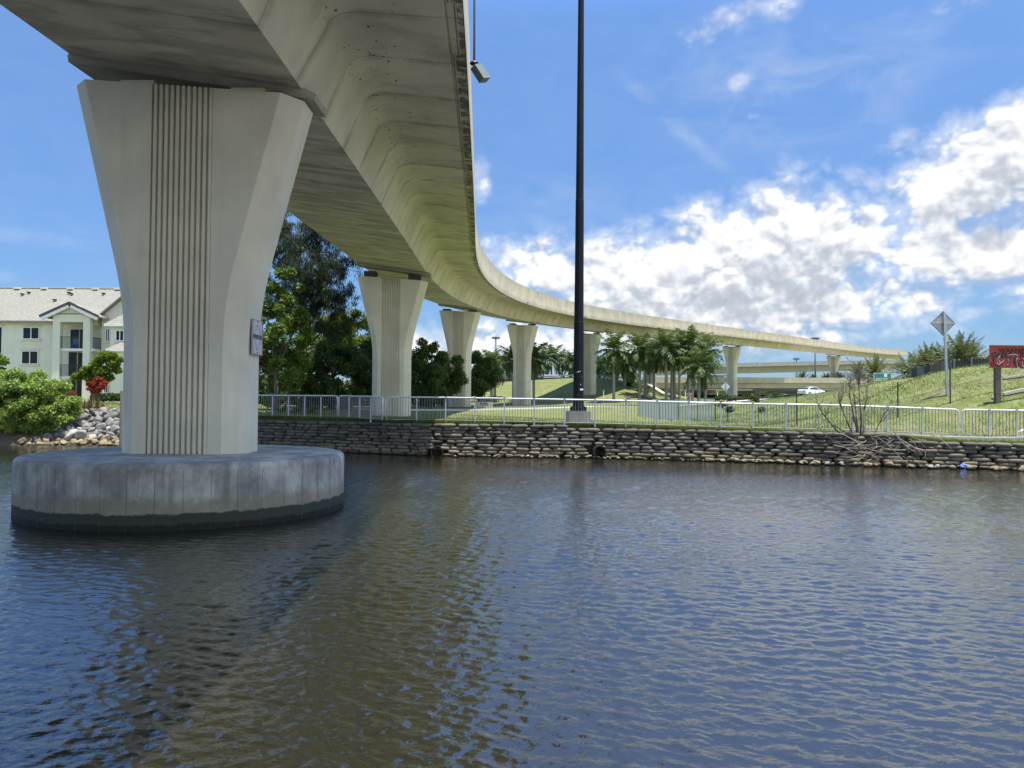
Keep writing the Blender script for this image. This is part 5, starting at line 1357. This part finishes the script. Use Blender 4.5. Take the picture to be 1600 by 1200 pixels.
        MB().box(((xa_+xb_)/2, Yb-.35, ztop-.08), (xb_-xa_+1., .3, .3)).build('eave_trim', M_white, root)
    window(179.5, 193, 516, 533, 87.6)
    return X, Z
BX, BZ = building()
def blue_chair():
    Y = 90.; c = at(115, 543.6, 89.5); root = empty('balcony_chair', c, 'blue chair on the top balcony of the apartment building', 'chair'); m = simple('blue_fabric', (.05, .19, .42), .6); z = c.z+.02
    MB().box((c.x, 89.6, z+.42), (.62, .55, .06)).build('seat', m, root); MB().box((c.x, 89.9, z+.78), (.62, .07, .66)).build('backrest', m, root)
    for a in (-.26, .26):
        for b in (-.22, .22): MB().box((c.x+a, 89.6+b, z+.2), (.05, .05, .40)).build('leg', m, root)
blue_chair()
def patio_set():
    Y = 89.6; c = at(108, 626, Y); c.z = max(gz(c.x, Y), 2.2); m = simple('orange_brown_wood', (.30, .10, .035), .6)
    root = empty('patio_bench', c, 'orange brown wooden bench under the lowest balcony of the apartment building', 'bench')
    MB().box((c.x, Y, c.z+.50), (1.5, .6, .07)).build('seat', m, root); MB().box((c.x, Y+.3, c.z+.95), (1.5, .07, .75)).build('backrest', m, root)
    for a in (-.68, .68): MB().box((c.x+a, Y, c.z+.42), (.09, .6, .85)).build('leg', m, root)
patio_set()

# ---------------------------------------------------------------- left shore: planting, rocks, post
b = onground(40, 45.6); c = at(30, 628, 45.6)
tree('sea_grape_bush', b, .6, blob_clumps((c.x, 45.9, 2.25), 3.5, 1.9, 1.95, 150, .42, .62, 21, .12)+[(at(78, 610, 45.5).x, 45.4, 2.6, .6), (at(88, 630, 45.3).x, 45.0, 1.9, .7), (at(62, 585, 45.6).x, 45.6, 3.6, .6), (at(25, 578, 45.6).x, 45.6, 4.0, .7), (at(95, 640, 45).x, 45, 1.5, .5)], 60000, .15, M_leaf['pale'], 'big rounded pale green bush at the water edge, far left', 'bush', 'shrubs on the left bank', .12, 21, .75)
b = onground(-40, 46.2); c = at(-45, 620, 46.2)
tree('sea_grape_bush', b, .6, blob_clumps((c.x, 46.4, 2.5), 2.6, 1.6, 2., 60, .45, .65, 22, .2), 20000, .16, M_leaf['pale'], 'pale green bush cut off by the left edge of the photo', 'bush', 'shrubs on the left bank', .12, 22, .75)
b = onground(-12, 50); tree('bright_sapling', b, 2.6, [tuple(at(x, y, 49.5))+(r_,) for x, y, r_ in ((6, 565, .35), (-6, 560, .5), (-16, 570, .5), (3, 578, .25), (-20, 555, .5))], 900, .3, M_leaf['bright'], 'bright green sapling branch reaching in at the left edge above the pale bush', 'tree', 'shrubs on the left bank', .07, 23)
b = onground(134, 52)
cl = [tuple(at(x, y, 52))+(r_,) for x, y, r_ in ((165, 557, .55), (178, 568, .5), (150, 573, .55), (135, 580, .5), (122, 588, .4), (140, 590, .45), (160, 580, .6), (182, 578, .4), (176, 556, .4), (186, 562, .3), (170, 590, .4), (116, 590, .25), (155, 562, .4))]
tree('sea_almond_tree', b, 1.5, cl, 4200, .24, M_leaf['bright'], 'small crooked tree with layered light green leaves left of the big pier', 'tree', None, .09, 24, .6, .1, 9, (.5, 0))
b = onground(150, 51); tree('red_leaf_shrub', b, .9, [tuple(at(x, y, 51))+(r_,) for x, y, r_ in ((148, 600, .34), (158, 604, .30), (143, 607, .3), (152, 593, .26), (163, 600, .22), (139, 600, .2), (155, 610, .22), (146, 612, .2), (160, 594, .15), (167, 598, .12))], 800, .24, M_leaf['red'], 'red leaved shrub under the small crooked tree', 'shrub', None, .05, 25, .35)
for i, (px, L) in enumerate(((133, .95), (142, 1.15), (152, 1.05), (160, .8))):
    rosette('dry_grass_clump', onground(px, 48.6), 130, L, .035, M_leaf['dry'], ['leftmost tuft of dry brown grass above the rock pile', 'tallest tuft of dry brown grass above the rock pile', 'tuft of dry brown grass under the red shrub', 'rightmost tuft of dry brown grass above the rock pile'][i], 'grass clump', 'dry grass clumps', 70+i, .8, 1.15)
rosette('green_grass_clump', onground(106, 48.3), 150, .7, .035, M_leaf['bright'], 'fresh green grass tuft between bush and dry grass above the rocks', 'grass clump', None, 77, .9, 1.1)
r = random.Random(2); a = onground(150, 66); d = onground(215, 66)
V, F = leaf_cloud([(a.x+(d.x-a.x)*k/16, 66+.1*(k % 3), a.z+.5, .5) for k in range(17)], 6500, .16, np.random.default_rng(2))
tag(mesh_np('clipped_hedge', V, F, M_leaf['mid']), 'low clipped green hedge on the lawn left of the big pier', 'hedge')
b = at(190, 669, 42.3); tag(MB().lathe([(.11, -2.), (.11, (at(190, 611, 42.3).z-b.z)), (.09, (at(190, 609.5, 42.3).z-b.z)), (.03, (at(190, 608.5, 42.3).z-b.z))], b, 16).build('mooring_post', simple('grey_weathered_wood', (.16, .15, .125), .9, 0, .3, 8., .5), smooth=True, angle=50), 'weathered grey mooring post close to the left side of the big pier', 'post')

def rock_material(name, a, b_):
    m, nt, b = newmat(name); p = wpos(nt); sep = nt.nodes.new('ShaderNodeSeparateXYZ'); nt.links.new(p, sep.inputs[0])
    oi = nt.nodes.new('ShaderNodeObjectInfo')
    n1 = noise(nt, p, 2.2, 6, .65); n2 = noise(nt, p, 16., 5, .7)
    c = mixc(nt, mapr(nt, n1, .3, .7), a, b_)
    c = mixc(nt, mth(nt, 'MULTIPLY', oi.outputs['Random'], .45), c, tuple(x*.5 for x in a))
    c = mixc(nt, mth(nt, 'MULTIPLY', mapr(nt, n2, .55, .75), .5), c, tuple(x*.35 for x in a))
    c = mixc(nt, mapr(nt, sep.outputs[2], .14, .04), c, (.035, .03, .02))
    nt.links.new(c, b.inputs['Base Color']); b.inputs['Roughness'].default_value = .92
    bump(nt, b, mth(nt, 'ADD', n1, n2), .8, .06); return m
M_rock = [rock_material('grey_rock', (.15, .145, .14), (.31, .30, .28)), rock_material('tan_rock', (.22, .17, .10), (.38, .31, .19)), rock_material('pale_rock', (.33, .32, .29), (.50, .48, .43))]
def rock_mesh(seed):
    import bmesh
    bm = bmesh.new(); bmesh.ops.create_icosphere(bm, subdivisions=3, radius=1.)
    r = random.Random(seed); o = Vector((r.uniform(0, 50), r.uniform(0, 50), 0)); cuts = [(Vector((r.gauss(0, 1), r.gauss(0, 1), r.gauss(0, 1))).normalized(), r.uniform(.55, .85)) for _ in range(9)]
    for v in bm.verts:
        n = v.co.normalized(); d = 1.
        for c, h in cuts:
            k = n.dot(c)
            if k > .05: d = min(d, h/k)
        v.co = n*(d+.22*mnoise.noise(n*1.6+o)+.10*mnoise.noise(n*4.5+o))
    me = bpy.data.meshes.new('rock'); bm.to_mesh(me); bm.free()
    me.polygons.foreach_set('use_smooth', np.ones(len(me.polygons), dtype=bool)); return me
RM = [[rock_mesh(100+k*7+j) for j in range(5)] for k in range(3)]
for k in range(3):
    for me in RM[k]: me.materials.append(M_rock[k])
def rock(p, s, kind, j, rot, label, group):
    o = bpy.data.objects.new('rock', RM[kind][j % 5]); COL.objects.link(o); o.location = p; o.scale = (s*1.15, s*.95, s*.78); o.rotation_euler = rot
    return tag(o, label, 'rock', group)
r = random.Random(17); n_ = 0
PILE = []
for _ in range(4000):
    px = r.uniform(18, 212); Y = r.uniform(43.15, 47.6); x = at(px, 660, Y).x
    if px < 95 and Y > 44.3+(px-18)/77*1.2: continue
    s = r.uniform(.20, .46)
    if any(math.hypot(x-a, Y-b_) < (s+q)*.62 for a, b_, q in PILE): continue
    PILE.append((x, Y, s))
    if len(PILE) > 175: break
for x, Y, s in PILE:
    z = gz(x, Y)+s*.22; low = Y < 44.75
    kind = 1 if low else (2 if r.random() < .22 else 0)
    lab = ('tan wet rock at the waterline of the rock pile left of the big pier' if low else 'pale boulder in the rock pile left of the big pier' if kind == 2 else 'grey boulder in the rock pile left of the big pier')
    rock((x, Y, z), s, kind, n_, (r.uniform(-.8, .8), r.uniform(-.8, .8), r.uniform(0, 6.28)), lab, 'rocks of the pile left of the big pier'); n_ += 1
SM = []
for _ in range(3000):
    px = r.choice((r.uniform(1108, 1600), r.uniform(1108, 1600), r.uniform(700, 1108))); 
    x = at(px, 730, 33.5).x; Y = float(shoreY(x))-r.uniform(.0, .75); s = r.uniform(.07, .19) if px > 1108 else r.uniform(.05, .11)
    if any(math.hypot(x-a, Y-b_) < (s+q)*.85 for a, b_, q in SM): continue
    SM.append((x, Y, s))
    if len(SM) > 105: break
for x, Y, s in SM:
    rock((x, Y-.15, .03+s*.3), s, 1 if r.random() < .8 else 2, n_, (r.uniform(-.4, .4), r.uniform(-.4, .4), r.uniform(0, 6.28)), 'small tan rock at the waterline along the foot of the sandbag wall', 'small rocks along the sandbag wall'); n_ += 1

# ---------------------------------------------------------------- bare shrub, driftwood, litter at the wall
M_twig = simple('bare_grey_twigs', (.17, .14, .12), .9, 0, .3, 6.)
M_darkbark = simple('dark_wet_bark', (.085, .068, .058), .9, 0, .3, 6.)
def bare_shrub():
    rr = random.Random(31); base = at(1340, 712, 33.7); base.z = max(base.z, .45)
    root = empty('bare_shrub', base, 'leafless grey shrub growing out of the sandbag wall in front of the railing', 'shrub')
    stem, tw = MB(), MB()
    def grow(p, d, L, rad, depth):
        n = 4; pts = [p]; q = p
        for k in range(n):
            d = (d+Vector((rr.gauss(0, .13), rr.gauss(0, .13), rr.gauss(.03, .08)))).normalized(); q = q+d*L/n; pts.append(q)
        (stem if rad > .016 else tw).tube(pts, [rad*(1-.35*k/n) for k in range(n+1)], 6 if rad > .016 else 4)
        if depth == 0: return
        for k in range(rr.choice((2, 3, 3))):
            f = rr.randint(1 if depth < 4 else 2, n); d2 = (d+Vector((rr.gauss(0, .55), rr.gauss(0, .45), rr.gauss(.12, .3)))).normalized()
            grow(pts[f], d2, L*rr.uniform(.55, .8), max(.005, rad*rr.uniform(.45, .62)), depth-1)
    for (px, py), dd in (((1290, 652), 4), ((1328, 620), 5), ((1336, 632), 5), ((1350, 640), 5), ((1375, 660), 4), ((1316, 640), 4), ((1342, 600), 4)):
        e = at(px, py, 33.6+rr.uniform(-.3, .3)); b0 = base+Vector((rr.uniform(-.08, .08), 0, 0)); m = b0.lerp(e, .5)+Vector((.10, 0, -.08))
        stem.tube([b0, m, e], [.045, .036, .026], 7); d = ((e-m).normalized()+Vector((0, 0, .35))).normalized(); grow(e, d, .72, .024, dd-1); grow(m, (d+Vector((-.5, 0, .3))).normalized(), .55, .016, 2)
        for _ in range(2): grow(e, (d+Vector((rr.gauss(0, .5), rr.gauss(0, .3), .2))).normalized(), .5, .016, 3)
    stem.build('stem', M_darkbark, root, smooth=True); tag(tw.build('twigs', M_twig, root, smooth=True), kind='stuff')
bare_shrub()
def brush_pile():
    rr = random.Random(9); c = at(1365, 712, 33.2)
    root = empty('driftwood_heap', c, 'tangled heap of grey driftwood branches on the wall foot under the bare shrub', 'driftwood')
    mb, dk = MB(), MB()
    for i in range(85):
        px = min(1490, max(1290, rr.gauss(1372, 42))); py = rr.gauss(702-.02*(px-1370), 11); Y = 33.5-(px-1340)*.008-rr.uniform(.1, .7)
        p = at(px, min(728, py), Y); p.z = max(.06, p.z); L = rr.uniform(.3, 1.3) if i > 12 else rr.uniform(1.2, 2.2); a = rr.gauss(0, .5); d = Vector((math.cos(a)*rr.choice((-1, 1)), rr.gauss(0, .35), math.sin(a)+.1)).normalized()
        pts = [p]; q = p
        for k in range(4): d = (d+Vector((rr.gauss(0, .22), rr.gauss(0, .15), rr.gauss(0, .22)))).normalized(); q = q+d*L/4; q.z = max(.04, q.z); pts.append(q.copy())
        w = rr.uniform(.004, .013) if i > 9 else rr.uniform(.014, .03)
        (dk if i % 4 == 0 else mb).tube(pts, [w, w, w*.9, w*.7, w*.3], 5)
    mb.build('branches', simple('bleached_driftwood', (.32, .27, .22), .9, 0, .25, 6.), root, smooth=True); dk.build('dark_branches', M_darkbark, root, smooth=True)
brush_pile()
q = at(1501, 731, 32.3); me = RM[0][1].copy(); me.materials.clear(); me.materials.append(simple('blue_plastic', (.05, .12, .45), .4))
o = bpy.data.objects.new('plastic_bag', me); COL.objects.link(o); o.location = (q.x, q.y-.35, .08); o.scale = (.26, .16, .16); tag(o, 'crumpled blue plastic bag at the waterline below the sandbag wall on the right', 'litter')
# concrete ramp wall and white debris on the right bank
p0, p1 = at(1572, 684, 34.4), at(1660, 684, 33.9)
tag(MB().loft([[(p0.x, p0.y, 1.1), (p1.x, p1.y, 1.1), (p1.x, p1.y, at(1660, 655, 33.9).z), (p0.x, p0.y, at(1572, 681, 34.4).z)], [(p0.x, p0.y+.35, 1.1), (p1.x, p1.y+.35, 1.1), (p1.x, p1.y+.35, at(1660, 655, 33.9).z), (p0.x, p0.y+.35, at(1572, 681, 34.4).z)]]).build('ramp_wall', M_pale), 'low sloping concrete wall behind the railing at the right edge', 'wall')
for (xa, ya, xb, yb, Y, w, lab) in ((1567, 585, 1608, 572, 40.5, .10, 'white pipe lying on the hill just under the red warning board'), (1568, 615, 1612, 604, 38.8, .14, 'pale kerb stone on the hill right of the warning board post'), (1320, 667, 1346, 664, 36.8, .10, 'white board lying in the grass behind the bare shrub'), (1550, 619, 1562, 617, 38.6, .12, 'short pale kerb stone touching the warning board post')):
    p, q = at(xa, ya, Y), at(xb, yb, Y); p.z = gz(p.x, Y)+.08; q.z = gz(q.x, Y)+.08
    tag(MB().bar(p, q, .14, w).build('debris_board', M_pale), lab, 'debris')

# ---------------------------------------------------------------- grass blades on the wall edge, lawn and hill
def blades(name, X, Y, h, w, mat, rs, lean=.5):
    n = len(X); Z = ground_z(X, Y)-.02; a = rs.random(n)*2*PI; s = np.stack([np.cos(a), np.sin(a), 0*a], 1); H = h*(.5+rs.random(n))
    base = np.stack([X, Y, Z], 1); tip = base+np.stack([rs.normal(0, lean, n)*H, rs.normal(0, lean, n)*H, H], 1); mid = base*.45+tip*.55+np.stack([0*H, 0*H, H*.12], 1)
    V = np.stack([base-s*w, base+s*w, mid+s*w*.7, mid-s*w*.7], 1).reshape(-1, 3); V2 = np.stack([mid-s*w*.7, mid+s*w*.7, tip+s*w*.08, tip-s*w*.08], 1).reshape(-1, 3)
    VV = np.concatenate([V, V2]); return mesh_np(name, VV, np.arange(len(VV)).reshape(-1, 4), mat)
M_blade = leafmat('grass_blades', (.105, .135, .028), .45, .35, .5)
M_weed = leafmat('weed_blades', (.085, .135, .03), .5, .3, .6)
rs = np.random.default_rng(8)
n = 42000; X_ = rs.uniform(-15.5, 30, n); Y_ = shoreY(X_)+.35+np.abs(rs.normal(0, .35, n)); tag(blades('grass', X_, Y_, .13, .010, M_blade, rs), kind='stuff')
n = 60000; X_ = rs.uniform(-15.5, 42, n); Y_ = shoreY(X_)+.8+rs.random(n)**1.6*30; tag(blades('grass', X_, Y_, .09, .013, M_blade, rs), kind='stuff')
n = 60000; t = rs.random(n); X_ = rs.uniform(9, 46, n); Y_ = rs.uniform(38, 110, n); keep = X_ > 11+(Y_-38)*.15; tag(blades('grass', X_[keep], Y_[keep], .11, .016, M_weed, rs, .9), kind='stuff')
n = 14000; X_ = rs.uniform(-45, -15, n); Y_ = 48.6+rs.random(n)*18; tag(blades('grass', X_, Y_, .12, .014, M_blade, rs), kind='stuff')
# vines on the chain-link fence and low shrubs before the overpass
V, F = [], []
vb = [tuple(at(x, y, Y_))+(r_,) for x, y, Y_, r_ in ((1122, 622, 60, .3), (1132, 620, 59, .35), (1142, 623, 58, .35), (1150, 622, 57, .3), (1175, 622, 54, .3), (1182, 625, 54, .25), (1128, 632, 59, .4), (1140, 640, 58, .4), (1190, 640, 53, .3))]
V, F = leaf_cloud(vb, 2600, .13, np.random.default_rng(5)); tag(mesh_np('fence_vine', V, F, M_leaf['mid']), 'leafy vine climbing the old fence left of the white car', 'vine')
for i, (px, Y, s) in enumerate(((1210, 200, 1.6), (1292, 200, 1.8), (1175, 205, 1.4), (1340, 190, 1.6), (1090, 215, 1.5))):
    b = onground(px, Y); V, F = leaf_cloud(blob_clumps((b.x, Y, b.z+s*.6), s*1.6, s, s*.6, 14, s*.4, s*.7, 90+i), 1500, .5, np.random.default_rng(90+i))
    tag(mesh_np('dark_shrub', V, F, M_leaf['dark']), ['dark shrub under the lower overpass, left of the white car', 'dark shrub beside the white car, on its right', 'dark shrub just right of the slim far pier', 'dark shrub under the lower overpass near the green sign', 'dark shrub behind the right end of the palm cluster'][i], 'shrub', 'shrubs under the overpasses')
